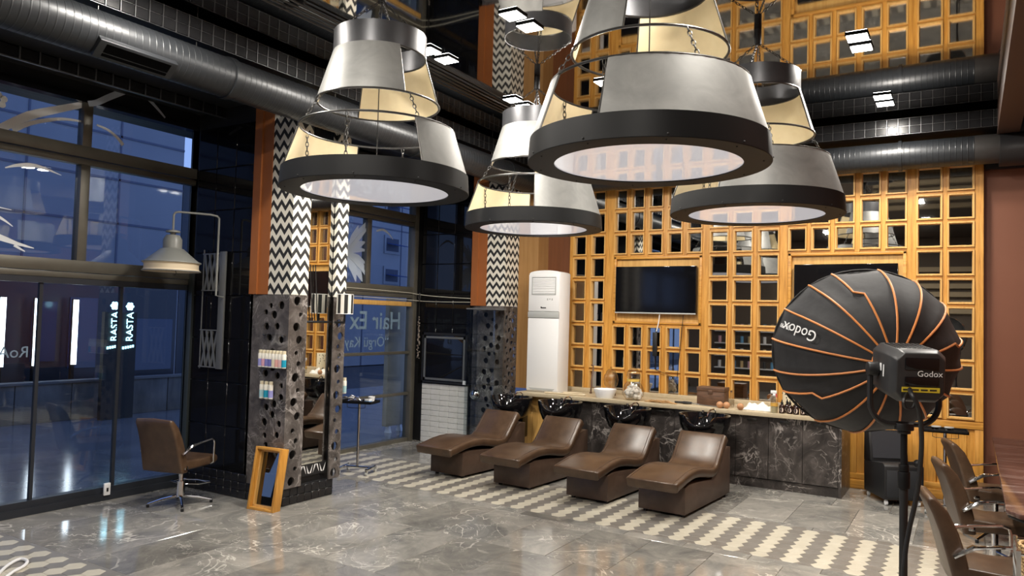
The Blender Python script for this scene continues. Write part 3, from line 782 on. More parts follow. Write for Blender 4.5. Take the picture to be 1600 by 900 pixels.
def pendant(x, y, label, A1, B1, A2, B2, z=3.09):
    t = thing('tiered_pendant_lamp', label, 'pendant lamp', (x, y, z), group='tiered ring pendants')
    MB().lathe([(.585, .012), (.585, 0), (.75, 0), (.752, .004), (.742, .15), (.736, .15), (.742, .012)], 96, close=True).build('bottom_ring', blackm, t, angle=25)
    MB().disc(.59, .008, 64).add([(.59*math.cos(2*PI*k/64), .59*math.sin(2*PI*k/64), .011) for k in range(64)], [tuple(range(63, -1, -1))]).build('acrylic_diffuser', diff_m, t, smooth=False)
    mb = MB()
    for k in range(10): a = 2*PI*k/10+.2; mb.ball((.751*math.cos(a), .751*math.sin(a), .018), .007, 4); mb.ball((.70*math.cos(a), .70*math.sin(a), -.001), .006, 4)
    mb.build('rivets', black_m, t)['kind'] = 'stuff'
    MB().ring(.618, .009, .50).build('wire_ring', wire_m, t)
    for a in (A1[0], A1[1], B1[0], B1[1]):
        MB().cyl((.735*math.cos(R(a)), .735*math.sin(R(a)), .15), (.615*math.cos(R(a)), .615*math.sin(R(a)), .50), .006, 6).build('strut', wire_m, t)
    for a0, a1 in (A1, B1): shade(t, a0, a1, .735, .15, .622, .505)
    MB().ring(.490, .009, .71).build('wire_ring', wire_m, t)
    MB().lathe([(.370, 1.10), (.372, 1.10), (.372, 1.28), (.366, 1.28), (.366, 1.10)], 64).build('top_ring', noisy('steel_band', [(.3, (.045, .046, .05)), (.7, (.07, .07, .075))], (2, 2, 2), 2, rough=.38, metal=.5) if 'steel_band' not in bpy.data.materials else bpy.data.materials['steel_band'], t, angle=25)
    MB().ring(.368, .008, 1.10).build('wire_ring', wire_m, t)
    for a in (A2[0], A2[1], B2[0], B2[1]):
        MB().cyl((.488*math.cos(R(a)), .488*math.sin(R(a)), .71), (.37*math.cos(R(a)), .37*math.sin(R(a)), 1.10), .006, 6).build('strut', wire_m, t)
    for a0, a1 in (A2, B2): shade(t, a0, a1, .492, .71, .374, 1.11)
    zt = CEIL-z
    for k in range(4):
        a = R(A2[0]+15+90*k)
        chain(t, (.37*math.cos(a), .37*math.sin(a), 1.28), (.02*math.cos(a), .02*math.sin(a), zt-.14))
        a += R(20); chain(t, (.615*math.cos(a), .615*math.sin(a), .505), (.487*math.cos(a), .487*math.sin(a), .71))
        chain(t, (.60*math.cos(a+.7), .60*math.sin(a+.7), .02), (.612*math.cos(a+.7), .612*math.sin(a+.7), .495))
    MB().cyl((0, 0, zt-.14), (0, 0, zt), .033, 16).build('ceiling_hook_cylinder', black_m, t, bevel=.004)
    MB().cyl((0, 0, .012), (0, 0, zt-.14), .004, 6).build('power_cable', black_m, t)
    return t
pendant(-4.10, 4.60, 'three tier grey and cream ring pendant on the left before the striped column', (-22, 66), (147, 224), (-145, -25), (40, 152))
pendant(-1.74, 4.47, 'largest nearest tiered ring pendant cut off by the top of the picture', (-90, 50), (150, 232), (-168, -87), (10, 122))
pendant(-4.10, 7.18, 'smallest farthest tiered ring pendant above the white air conditioner', (-60, 48), (124, 220), (-160, -55), (30, 120))
pendant(-1.65, 6.91, 'tiered ring pendant on the right in front of the lattice', (-100, 20), (95, 200), (-190, -95), (-10, 120))

# ------------------------------------------------------------------ oak lattice
YL = 11.0
lat = thing('oak_lattice_panelling', 'golden oak lattice wall of small square mirror panes around two televisions', 'wall panelling', (-2.7, 11.0, .99))
def lp(n, m, mb, par=None, **k): return mb.build(n, m, par or lat, world=True, **k)
lp('backing_board', oak_v, MB().box(-5.56, .15, 11.02, 11.075, .99, CEIL-.005))
cols = [[(-5.47, -5.283), (-5.148, -4.958)], [(-4.755, -4.59), (-4.478, -4.308), (-4.187, -4.01), (-3.882, -3.704), (-3.58, -3.401)], [(-3.239, -3.014), (-2.894, -2.667), (-2.542, -2.306)],
        [(-2.135, -1.945), (-1.832, -1.645), (-1.53, -1.338), (-1.221, -1.025), (-.914, -.719)], [(-.558, -.321), (-.215, .027)]]
rows = [(4.03-.357*k-.135, 4.03-.357*k+.135) for k in range(9)]
zr = [r[1] for r in rows]
def cell(a, b, c, d):
    f = .026; o = .0
    A, B, C, D = a-f, b+f, c-f, d+f
    mb = MB()
    yo, yi, yb = 10.945, 10.985, 11.02
    vs = [(A, yb, C), (B, yb, C), (B, yb, D), (A, yb, D), (A, yo, C), (B, yo, C), (B, yo, D), (A, yo, D),
          (a-.008, yo, c-.008), (b+.008, yo, c-.008), (b+.008, yo, d+.008), (a-.008, yo, d+.008), (a, yi, c), (b, yi, c), (b, yi, d), (a, yi, d), (a, yb, c), (b, yb, c), (b, yb, d), (a, yb, d)]
    fs = []
    for l in (0, 4, 8, 12):
        for i in range(4): j = (i+1) % 4; fs.append((l+i, l+j, l+4+j, l+4+i))
    fr = lp('pane_frame', oak_y, MB().add(vs, fs), smooth=False)
    lp('mirror_pane', mirror_d, MB().box(a-.002, b+.002, 11.006, 11.019, c-.002, d+.002), fr, smooth=False)
def stile(x0, x1, z0, z1, y=10.968): lp('stile', oak_v, MB().box(x0, x1, y, 11.02, z0, z1), bevel=.003, seg=1)
def rail(x0, x1, z0, z1): lp('rail', oak_h, MB().box(x0, x1, 10.97, 11.02, z0, z1), bevel=.003, seg=1)
gx = .027
zlo, zhi = .995, CEIL-.01
edges = [-5.56]
for gi, g in enumerate(cols):
    left = edges[-1]; first = g[0][0]-gx
    stile(left, first, zlo, zhi, 10.962)
    for ci in range(len(g)-1):
        if gi in (1, 3):
            stile(g[ci][1]+gx, g[ci+1][0]-gx, rows[2][0]-.06, zhi); stile(g[ci][1]+gx, g[ci+1][0]-gx, zlo, rows[6][1]+.06)
        else: stile(g[ci][1]+gx, g[ci+1][0]-gx, zlo, zhi)
    for (a, b) in g:
        for k, (c, d) in enumerate(rows):
            if gi in (1, 3) and k in (3, 4, 5): continue
            cell(a, b, c, d)
            top = rows[k-1][0]-gx if k else zhi
            if gi in (1, 3) and k == 6: top = d+gx+.034
            rail(a-gx, b+gx, d+gx, top)
            if gi in (1, 3) and k == 2: rail(a-gx, b+gx, c-gx-.034, c-gx)
        rail(a-gx, b+gx, zlo, rows[8][0]-gx)
    edges.append(g[-1][1]+gx)
    if gi in (1, 3):
        x0, x1 = g[0][0]-gx, g[-1][1]+gx; z0, z1 = rows[6][1]+.061, rows[2][0]-.061
        lp('television_panel', oak_y, MB().box(x0, x1, 11.0, 11.03, z0, z1))
        mb = MB()
        for (xa, xb, za, zb_) in ((x0, x1, z1-.04, z1), (x0, x1, z0, z0+.04), (x0, x0+.045, z0, z1), (x1-.045, x1, z0, z1)): mb.box(xa, xb, 10.95, 11.0, za, zb_)
        lp('panel_moulding', oak_h, mb, bevel=.008)
stile(edges[-1], .15, zlo, zhi, 10.962)
# wainscot at the right end below the lattice
ws = thing('oak_wainscot', 'oak plank dado with plinth below the right end of the lattice', 'wall panelling', (-.6, 11.0, 0))
for k in range(9):
    a = -1.34+.165*k
    MB().box(a, a+.161, 10.995, 11.075, .13, .90).build('plank', oak_v, ws, world=True, bevel=.006, seg=1)
MB().box(-1.36, .15, 10.955, 11.075, .90, .988).build('top_rail', oak_h, ws, world=True, bevel=.005)
for a in (-1.36, -.62, .06): MB().box(a, a+.09, 10.965, 11.07, .13, .90).build('stile', oak_v, ws, world=True, bevel=.004)
MB().box(-1.36, .15, 10.945, 11.075, 0, .12).box(-1.36, .15, 10.96, 11.075, .12, .20).build('plinth', oak_h, ws, world=True, bevel=.008)

def tv(x, z, label):
    t = thing('wall_television', label, 'television', (x, 10.93, z))
    MB().box(-.64, .64, -.02, .045, -.36, .36).build('casing', gloss_b, t, bevel=.006)
    MB().box(-.632, .632, -.0225, -.019, -.337, .353).build('screen', screen_m, t, smooth=False)
    MB().box(-.64, .64, -.026, -.015, -.362, -.342).build('bottom_bezel', grey_p, t, bevel=.002)
    MB().box(-.2, .2, .045, .075, -.2, .2).build('wall_mount', black_m, t)
    return t
tv(-4.085, 2.602, 'black flat television on the lattice next to the white air conditioner')
tv(-1.43, 2.60, 'black flat television behind the big orange ribbed softbox')
cb = tag(MB().tube([(-4.0, 10.925, 2.25), (-4.02, 10.93, 2.1), (-4.05, 10.925, 1.975)], .008, 6).build('television_cable', white_p), 'white cable hanging below the left television', 'cable')
cb = thing('power_strip', 'black power strip hanging on its cord over the lattice under the television', 'power strip', (-4.07, 10.925, 1.60))
MB().box(-.035, .035, -.012, .018, .0, .36).build('strip_body', black_m, cb, bevel=.006)
MB().tube([(0, 0, 0), (.02, .01, -.2), (.35, .015, -.32), (.42, .015, .5), (.43, .015, .63)], .005, 6).build('cord', black_m, cb)

# ------------------------------------------------------------------ air conditioner
ac = thing('air_conditioner', 'tall white floor standing air conditioner at the left end of the counter', 'air conditioner', (-5.66, 10.30, .987))
W = .275
prof = [(-W, 0), (W, 0), (W, 1.84)]+[(W*math.cos(PI*k/12), 1.84+.05*math.sin(PI*k/12)) for k in range(1, 12)]+[(-W, 1.84)]
MB().prism(prof, .012, .36, 'y').build('body', white_p, ac, bevel=.012)
MB().box(-W+.003, W-.003, -.006, .012, .02, 1.14).build('lower_door', white_p, ac, bevel=.008)
MB().box(-W, W, -.008, .012, 1.15, 1.24).build('grey_band', grey_p, ac, bevel=.004)
MB().box(-W+.003, W-.003, -.004, .012, 1.25, 1.82).build('upper_front', white_p, ac, bevel=.008)
for k in range(9): MB().box(-.2, .2, -.012, -.002, 1.53+.026*k, 1.548+.026*k).build('louvre', white_p, ac, bevel=.003, seg=1)
MB().box(-.21, .21, -.010, -.004, 1.505, 1.52).box(-.21, .21, -.010, -.004, 1.77, 1.785).box(-.215, -.20, -.01, -.004, 1.505, 1.785).box(.2, .215, -.01, -.004, 1.505, 1.785).build('louvre_frame', grey_p, ac, bevel=.002)
MB().box(-.045, .045, -.006, -.003, 1.295, 1.312).box(-.05, -.03, -.006, -.003, 1.30, 1.322).build('logo_mark', black_m, ac)
MB().prism([(-.19, .03), (.19, .03), (.23, .06), (-.23, .06)], -.009, -.004, 'y').build('bottom_vent', grey_p, ac)
for k in range(3): MB().box(.06+.04*k, .08+.04*k, -.006, -.003, 1.42+.01*(k % 2), 1.45).build('indicator_mark', grey_p, ac)

# ------------------------------------------------------------------ washing counter
wt = thing('counter_worktop', 'long beige wood worktop running under the oak lattice', 'worktop', (-3.7, 10.5, .93))
MB().box(-6.0, -1.345, 10.10, 10.94, .93, .985).build('slab', tan_top, wt, world=True, bevel=.004)
MB().box(-5.56, -1.345, 10.905, 10.938, .985, 1.05).build('upstand', tan_top, wt, world=True, bevel=.003)
for k in range(9):
    x1 = -1.385-.42*k; x0 = x1-.42
    pos = ['right end cabinet', 'second cabinet from the right end', 'third cabinet from the right end', 'cabinet behind the right-hand wash chair', 'cabinet between the two right-hand basins', 'cabinet left of the second basin', 'cabinet behind the second wash chair from left', 'cabinet left of the third basin', 'leftmost stone cabinet'][k]
    c = thing('base_cabinet', 'dark veined stone fronted %s under the counter' % pos, 'cabinet', ((x0+x1)/2, 10.55, 0), group=None)
    MB().box(x0, x1, 10.20, 10.93, .12, .928).build('carcass', black_m, c, world=True)
    d = MB().box(x0+.002, x1-.002, 10.175, 10.198, .125, .925).build('door', stone_m, c, world=True, bevel=.002, seg=1)
    MB().box((x0+x1)/2-.065, (x0+x1)/2+.065, 10.163, 10.176, .858, .888).build('handle', wire_m, d, world=True, bevel=.004)
    MB().box(x0, x1, 10.195, 10.9, 0, .115).build('plinth', stone_m, c, world=True)
ep = tag(MB().box(-1.383, -1.345, 10.165, 10.94, 0, .929).build('counter_end_panel', stone_m, bevel=.002, seg=1), 'dark stone end panel closing the right end of the counter', 'panel')
cp = thing('counter_timber_front', 'pale timber front under the left end of the counter', 'panel', (-5.6, 10.3, 0))
for k in range(4): MB().box(-5.99+.2*k, -5.795+.2*k, 10.26, 10.30, .0, .928).build('plank', oak_y, cp, world=True, bevel=.003, seg=1)

# ------------------------------------------------------------------ wash chairs and basins
def wash_chair(name_label):
    t = thing('wash_chair', name_label, 'wash chair', (0, 0, 0), group='leather wash loungers')
    MB().prism([(0, .035), (1.45, .035), (1.45, .60), (1.36, .61), (1.12, .56), (.98, .40), (.8, .30), (.45, .33), (.12, .35), (0, .33)], -.275, .275, 'x').build('base', leather_d, t, bevel=.008)
    top = [(-.30, .415), (-.25, .43), (-.12, .452), (.02, .478), (.16, .494), (.30, .496), (.46, .482), (.62, .455), (.74, .432), (.83, .424), (.90, .436), (.96, .475), (1.02, .535), (1.10, .625), (1.18, .715), (1.235, .77)]
    th = .105
    N_ = []
    for i, p in enumerate(top):
        a = top[max(0, i-1)]; b = top[min(len(top)-1, i+1)]; dx, dz = b[0]-a[0], b[1]-a[1]; L = math.hypot(dx, dz); N_.append((dz/L, -dx/L))
    bot = [(p[0]+n[0]*th, p[1]+n[1]*th) for p, n in zip(top, N_)]
    n = len(top); mb = MB(); xs = [-.30, -.293, -.27, .27, .293, .30]; ins = [.026, .01, 0, 0, .01, .026]
    prof = []
    # rounded end sections along the length
    ring = top+bot[::-1]; cx = [((top[i][0]+bot[i][0])/2, (top[i][1]+bot[i][1])/2) for i in range(n)]
    m = len(ring)
    for x, q in zip(xs, ins):
        for i, p in enumerate(ring):
            c = cx[i if i < n else m-1-i]; L = math.hypot(p[0]-c[0], p[1]-c[1]); f = (L-q)/L
            yy, zz = c[0]+(p[0]-c[0])*f, c[1]+(p[1]-c[1])*f
            if i in (0, m-1): yy += q
            if i in (n-1, n): zz -= q*.8
            mb.v.append((x, yy, zz))
    for k in range(len(xs)-1):
        for i in range(m): j = (i+1) % m; mb.f.append((k*m+i, k*m+j, (k+1)*m+j, (k+1)*m+i))
    for i in range(n-1):
        for k in (0, len(xs)-1): mb.f.append((k*m+i, k*m+i+1, k*m+m-2-i, k*m+m-1-i))
    cu = mb.build('cushion', leather, t, bevel=.014, seg=3, angle=50)
    mb = MB()
    for sx_ in (-.255, .255): mb.tube([(sx_, y-.002, z+.0015) for (y, z) in top], .0032, 5)
    mb.build('seam_piping', leather_d, cu)
    for sx_ in (-.22, .22):
        for y in (.08, 1.38): MB().cyl((sx_, y, 0), (sx_, y, .036), .025, 10).build('foot', black_m, t)
    return t
WR = -R(3.6)
wc0 = wash_chair('nearest brown leather wash lounger, at the right end of the row')
wc0.location = (-2.893, 8.055, 0); wc0.rotation_euler = (0, 0, WR)
dup(wc0, (-3.825, 8.115, 0), WR, 'second brown leather wash lounger from the right end of the row')
dup(wc0, (-4.885, 8.165, 0), WR, 'third brown leather wash lounger from the right end of the row')
dup(wc0, (-5.925, 8.22, 0), WR, 'farthest brown leather wash lounger, beside the white tiled panel')

def basin(x, y, label):
    t = thing('wash_basin', label, 'wash basin', (x, y, .60), group='black wash basins')
    mb = MB(); n = 40
    prof = [(.03, .10), (.16, .10), (.235, .18), (.275, .30), (.29, .335), (.312, .335), (.318, .31), (.30, .20), (.25, .07), (.16, .0), (.0, -.01)]
    for k in range(n):
        a = 2*PI*k/n
        fr = max(0.0, math.cos(a+PI/2)); 
        for i, (r_, z_) in enumerate(prof):
            zz = z_
            if z_ > .15: zz = z_-.12*(z_-.15)/.185*max(0, (fr-.80)/.2)**.8 if fr > .80 else z_
            mb.v.append((r_*math.cos(a)*1.06, r_*math.sin(a)*.92, zz))
    L = len(prof)
    for k in range(n):
        k2 = (k+1) % n
        for i in range(L-1): mb.f.append((k*L+i, k2*L+i, k2*L+i+1, k*L+i+1))
    mb.f.append(tuple(k*L for k in range(n-1, -1, -1)))
    mb.build('bowl', ceram, t, angle=60, merge=True)
    MB().cyl((0, .02, .101), (0, .02, .108), .03, 14).build('drain', chrome, t)
    MB().box(-.12, .12, .14, .33, -.30, .05).build('pedestal', ceram, t, bevel=.03)
    MB().tube([(.09, .18, .33), (.09, .18, .37), (.075, .14, .395), (.05, .08, .385), (.03, .03, .34)], .010, 8).build('spout', chrome, t)
    MB().cyl((-.08, .2, .33), (-.08, .2, .365), .018, 12).build('tap_lever', chrome, t)
    mb = MB().tube([(.03, .03, .34)]+[(.03-.10*math.sin(a), -.03+.03*math.cos(a)+.02, .31-.03*math.sin(a)) for a in [PI*k/10 for k in range(11)]], .006, 6)
    mb.build('shower_hose', chrome, t)
    return t
b0 = basin(-2.94, 9.76, 'glossy black wash basin behind the nearest wash lounger')
dup(b0, (-4.02, 9.78, .60), 0, 'glossy black wash basin between the cotton jar and second lounger')
dup(b0, (-5.07, 9.80, .60), 0, 'glossy black wash basin in front of the air conditioner')
dup(b0, (-5.93, 9.85, .60), 0, 'glossy black wash basin beside the glass cabinet')
# ------------------------------------------------------------------ salon chairs
def salon_chair(label, loc, rot):
    t = thing('salon_chair', label, 'chair', loc, rot, group='brown leather salon chairs')
    st = MB().prism([(-.24, .425), (.22, .425), (.27, .45), (.28, .49), (.25, .525), (.0, .515), (-.24, .535)], -.25, .25, 'x').build('seat', leather, t, bevel=.025, seg=3, angle=50)
    f = [(-.195, .40), (-.20, .50), (-.225, .62), (-.265, .75), (-.325, .88), (-.375, .95), (-.40, .975)]
    bk = [(-.445, .985), (-.45, .94), (-.42, .86), (-.38, .75), (-.345, .62), (-.315, .50), (-.29, .40)]
    m = len(f)*1; ring = f+bk; mb = MB(); n = len(ring)
    for x in (-1, -.9, 0, .9, 1):
        for i, (y, z) in enumerate(ring):
            wd = .255-.03*max(0, (z-.4)/.6)
            dy = .012*(1-x*x) * (-1)
            mb.v.append((x*wd, y+dy, z-.015*(x*x)*(1 if z > .9 else 0)))
    for k in range(4):
        for i in range(n): j = (i+1) % n; mb.f.append((k*n+i, k*n+j, (k+1)*n+j, (k+1)*n+i))
    for k in (0, 4):
        for i in range(len(f)-1): mb.f.append((k*n+i, k*n+i+1, k*n+n-2-i, k*n+n-1-i))
    mb.build('backrest', leather, t, bevel=.018, seg=3, angle=50)
    for sx in (-1, 1):
        mb = MB().tube([(sx*.265, -.27, .62), (sx*.285, -.20, .675), (sx*.29, -.05, .70), (sx*.29, .10, .715), (sx*.29, .145, .70), (sx*.29, .155, .66), (sx*.285, .155, .46), (sx*.25, .155, .44)], .0115, 8)
        mb.tube([(sx*.262, -.30, .60), (sx*.285, -.19, .68), (sx*.288, -.12, .69)], [.016, .02, .012], 8)
        a = mb.build('armrest', chrome, t)
        MB().cbox((sx*.262, -.235, .455), (.012, .05, .035)).build('arm_clip', chrome, t, bevel=.004)
    MB().cyl((0, 0, .09), (0, 0, .26), .045, 18).cyl((0, 0, .26), (0, 0, .43), .026, 16).build('hydraulic_column', chrome, t)
    MB().cbox((0, 0, .42), (.22, .22, .02)).build('seat_plate', black_m, t)
    MB().tube([(-.05, .0, .235), (-.18, .06, .23), (-.20, .22, .22), (.0, .27, .22), (.20, .22, .22), (.18, .06, .23), (.05, 0, .235)], .010, 6).build('footrest', chrome, t)
    for k in range(4):
        a = PI/4+k*PI/2; c, s_ = math.cos(a), math.sin(a)
        lg = MB().tube([(.03*c, .03*s_, .095), (.18*c, .18*s_, .07), (.32*c, .32*s_, .03)], [.02, .016, .012], 8).build('base_leg', chrome, t)
        MB().cyl((.315*c, .315*s_, 0), (.315*c, .315*s_, .03), .016, 8).build('rubber_foot', black_m, lg)
    return t
sc0 = salon_chair('brown leather salon chair alone on the left by the sliding glass', (-7.30, 5.24, 0), R(14))
dup(sc0, (.16, 6.22, 0), -R(79), 'brown salon chair at the lower right, nearest at the marble table')
dup(sc0, (.19, 7.78, 0), -R(77), 'brown salon chair at the marble table, middle of three')
dup(sc0, (.23, 9.22, 0), -R(76), 'brown salon chair at the marble table farthest back against the brown wall')

# ------------------------------------------------------------------ marble styling table on the right
mt = thing('styling_table', 'long glossy brown marble styling table at the right edge', 'table', (.9, 8.6, 0))
pf = [(.235, 10.75), (1.6, 10.75), (1.6, 6.05), (.9, 6.08), (.5, 6.20), (.30, 6.34), (.225, 6.46)]
MB().prism(pf, .815, .85, 'z').build('table_top', brown_marble, mt, world=True, bevel=.006)
MB().prism([(x+.012, y+.015) for x, y in pf], .79, .815, 'z').build('top_edge', black_m, mt, world=True, bevel=.006)
for y in (6.6, 8.5, 10.4): MB().box(.75, 1.55, y-.05, y+.05, 0, .79).build('support', gloss_b, mt, world=True, bevel=.004)

# chrome trolley with basket
tr = thing('chrome_trolley', 'square chrome rolling cart at the lower right corner holding a basket', 'trolley', (.50, 5.62, 0))
for x in (-.25, .25):
    for y in (-.2, .2):
        p_ = MB().box(x-.012, x+.012, y-.012, y+.012, .06, .82).build('post', chrome, tr)
        MB().ball((x, y, .03), .03, 6).build('castor', black_m, p_)
for z in (.22, .585): MB().box(-.25, .25, -.2, .2, z, z+.012).build('shelf', grey_p, tr)
for z in (.66, .80):
    MB().tube([(-.25, -.2, z), (.25, -.2, z), (.25, .2, z), (-.25, .2, z)], .009, 6, closed=True).build('guard_rail', chrome, tr)
bk = thing('wicker_basket', 'small woven wicker basket on the chrome cart', 'basket', (.41, 5.72, .597))
mb = MB()
for k in range(9): mb.ring(.125+.002*k, .010, .02+.022*k, 26, 6)
mb.disc(.12, .01, 20).build('woven_side', wicker, bk)
mb = MB()
for k in range(16): a = 2*PI*k/16; mb.tube([(.125*math.cos(a), .125*math.sin(a), 0), (.147*math.cos(a), .147*math.sin(a), .205)], .006, 5)
mb.build('stake', wicker, bk)
MB().ball((-.02, 0, .19), .07, 8, (1, 1, .5)).build('folded_tissue', cloth_w, bk)
bgt = thing('black_pouch', 'shiny black pouch lying in front of the wicker basket', 'bag', (.44, 5.485, .597))
MB().ball((0, 0, .075), .085, 12, (1.9, .8, .9)).build('pouch_body', gloss_b, bgt)

# ------------------------------------------------------------------ tray trolleys
def tray_stand(label, loc, rot, wdt=.46, dp=.30, zt=.93):
    t = thing('tray_stand', label, 'trolley', loc, rot, group='chrome tray stands')
    MB().cyl((0, 0, .07), (0, 0, zt), .018, 14).build('pole', chrome, t)
    MB().box(-wdt/2, wdt/2, -dp/2, dp/2, zt, zt+.012).box(-wdt/2, wdt/2, -dp/2, -dp/2+.01, zt, zt+.035).box(-wdt/2, wdt/2, dp/2-.01, dp/2, zt, zt+.035).box(-wdt/2, -wdt/2+.01, -dp/2, dp/2, zt, zt+.035).box(wdt/2-.01, wdt/2, -dp/2, dp/2, zt, zt+.035).build('tray', blackm, t)
    MB().tube([(-.13, -.1, zt), (-.13, -.1, zt-.05), (-.10, -.1, zt-.06), (.10, -.1, zt-.06), (.13, -.1, zt-.05), (.13, -.1, zt)], .004, 6).build('side_hook', wire_m, t)
    MB().box(-.21, .21, -.02, .02, .065, .095).box(-.215, -.175, -.16, .16, .06, .09).box(.175, .215, -.16, .16, .06, .09).build('base_frame', chrome, t, bevel=.01)
    for sx in (-1, 1):
        for sy in (-1, 1):
            q = MB().cyl((sx*.195, sy*.145, .05), (sx*.195, sy*.145, .095), .011, 8).box(sx*.195-.014, sx*.195+.014, sy*.145-.02, sy*.145+.02, .04, .06).build('castor', chrome, t)
            MB().cyl((sx*.195-.012, sy*.145, .028), (sx*.195+.012, sy*.145, .028), .027, 14).build('wheel', grey_p, q)
    return t
ts = tray_stand('chrome tray stand on castors left of the leather wash loungers', (-6.98, 7.66, 0), R(18))
dup(ts, (-.24, 10.18, 0), R(4), 'chrome tray stand standing before the oak dado on the right')
tz = .9425
foil = mat('silver_foil', (.72, .72, .73), .28, 1.0)
c0 = thing('foil_pile', 'crumpled silver foil strips on the left tray stand', 'foil', (-7.08, 7.63, tz))
mb = MB(); rg = random.Random(5)
for k in range(22):
    x, y, z = rg.uniform(-.09, .16), rg.uniform(-.09, .09), rg.uniform(.005, .05); a = rg.uniform(0, PI)
    dx, dy = .035*math.cos(a), .035*math.sin(a)
    mb.add([(x-dx, y-dy, z), (x+dx, y+dy, z+rg.uniform(-.0, .02)), (x+dx-dy*.5, y+dy+dx*.5, z+.02), (x-dx-dy*.5, y-dy+dx*.5, z+.012), (x, y, z+.03)], [(0, 1, 4), (1, 2, 4), (2, 3, 4), (3, 0, 4), (3, 2, 1, 0)])
mb.build('foil_strips', foil, c0, smooth=False)['kind'] = 'stuff'
c1 = thing('mixing_cup', 'small white plastic cup on the left tray stand', 'cup', (-6.84, 7.74, tz))
MB().lathe([(0, .003), (.033, .003), (.042, .075), (.046, .075), (.036, 0), (0, 0)], 20).build('cup_wall', white_p, c1)
c2 = thing('sample_box', 'little white carton box on the left tray stand edge', 'box', (-6.80, 7.63, tz))
MB().box(-.04, .04, -.03, .03, 0, .05).build('carton', white_p, c2, bevel=.002); MB().box(-.041, .041, -.031, .031, .015, .03).build('printed_band', mat('blue_band', (.15, .3, .55), .5), c2)
for k, x in enumerate((-.33, -.20)):
    c3 = thing('round_tin', '%s silver round tin on the right tray stand' % ('left' if k == 0 else 'right'), 'tin', (x, 10.2, tz))
    MB().cyl((0, 0, 0), (0, 0, .035), .05, 18).build('tin_body', chrome, c3); MB().cyl((0, 0, .035), (0, 0, .045), .052, 18).build('tin_lid', grey_p, c3)

# ------------------------------------------------------------------ loudspeaker on castors
sp = thing('floor_loudspeaker', 'black loudspeaker cabinet on castors before the oak dado', 'loudspeaker', (-.80, 10.48, 0), R(28))
MB().prism([(-.30, .07), (.30, .07), (.30, .44), (-.24, .50), (-.30, .47)], -.23, .23, 'x').build('lower_cabinet', black_m, sp, bevel=.012)
MB().box(-.205, .205, -.308, -.300, .10, .42).build('front_grille', mat('speaker_cloth', (.016, .017, .02), .8), sp, bevel=.003)
MB().prism([(.10, .46), (.31, .44), (.31, .82), (.17, .84)], -.23, .23, 'x').build('upper_cabinet', black_m, sp, bevel=.012)
MB().prism([(.096, .50), (.163, .82), (.170, .82), (.103, .50)], -.20, .20, 'x').build('upper_grille', mat('speaker_panel', (.03, .032, .038), .45), sp)
for sx in (-.19, .19):
    for sy in (-.25, .25):
        q = MB().cyl((sx, sy, .045), (sx, sy, .075), .014, 8).build('castor', chrome, sp); MB().cyl((sx-.012, sy, .03), (sx+.012, sy, .03), .03, 12).build('wheel', white_p, q)

# ------------------------------------------------------------------ studio light with ribbed softbox
SB = (-.243, 3.64)
so = thing('studio_softbox', 'big black softbox with orange ribs on a black light stand', 'studio light', (SB[0], SB[1], 0))
H = Vector((-.288, 3.754, 1.944)); C_ = Vector((-.467, 4.17, 1.993))
ax = (C_-H).normalized(); rt = ax.cross(Vector((0, 0, 1))).normalized(); upv = rt.cross(ax)
def L3(x, y, s): return H+rt*x+upv*y*(1 if s < 0 else 1-.07*min(1, s/.3))+ax*s       # x right, y up, s along the beam
DEP, RAD, NR = .42, .438, 16
def rr_(t): return RAD*math.sqrt(.035+.965*(1-max(0, 1-t)**1.7))
def rib(k, t, bend): 
    a = 2*PI*(k+.5)/NR+.075+(bend if t > .42 else 0 if t < .36 else bend*(t-.36)/.06)
    return a
ts_ = [0, .02, .06, .12, .2, .28, .36, .42, .5, .6, .7, .8, .9, 1.0]
bends = {k: 0.0 for k in range(NR)}
for k, b in ((0, -.07), (4, .11), (9, -.11), (12, .10)): bends[k] = b
mb = MB(); SUB = 4; ncol = NR*SUB
for t in ts_:
    for k in range(NR):
        a0 = rib(k, t, bends[k]); a1 = rib((k+1) % NR, t, bends[(k+1) % NR]); a1 += 2*PI if a1 < a0 else 0
        p0 = Vector((math.cos(a0), math.sin(a0))); p1 = Vector((math.cos(a1), math.sin(a1)))
        for j in range(SUB):
            f = j/SUB; p = p0.lerp(p1, f); sag = 1-.03*math.sin(PI*f)*math.sin(PI*min(1, t+.1)); r_ = rr_(t)*sag
            mb.v.append(L3(p.x*r_, p.y*r_, DEP*t))
nt_ = len(ts_)
for i in range(nt_-1):
    for k in range(ncol): mb.f.append((i*ncol+k, i*ncol+(k+1) % ncol, (i+1)*ncol+(k+1) % ncol, (i+1)*ncol+k))
dome = mb.build('softbox_fabric', fabric_b, so, world=True, angle=60)
for k in range(NR):
    pts = [L3(math.cos(rib(k, t, bends[k]))*(rr_(t)+.002), math.sin(rib(k, t, bends[k]))*(rr_(t)+.002), DEP*t) for t in ts_]
    MB().tube(pts, .0052, 6).build('piping', orange_p, dome, world=True)
def circ(rad, s, n=48): return [L3(rad*math.cos(2*PI*k/n), rad*math.sin(2*PI*k/n), s) for k in range(n)]
MB().tube(circ(rr_(0)+.004, .0), .008, 6, closed=True).build('hub_ring', orange_p, dome, world=True)
MB().tube(circ(RAD-.004, DEP), .006, 6, closed=True).build('rim_ring', fabric_b, dome, world=True)
mb = MB(); mb.v = [L3(0, 0, DEP-.03)]+circ(RAD-.012, DEP-.03, 32); mb.f = [(0, 1+k, 1+(k+1) % 32) for k in range(32)]
mb.build('front_grid', black_m, dome, world=True, smooth=False)
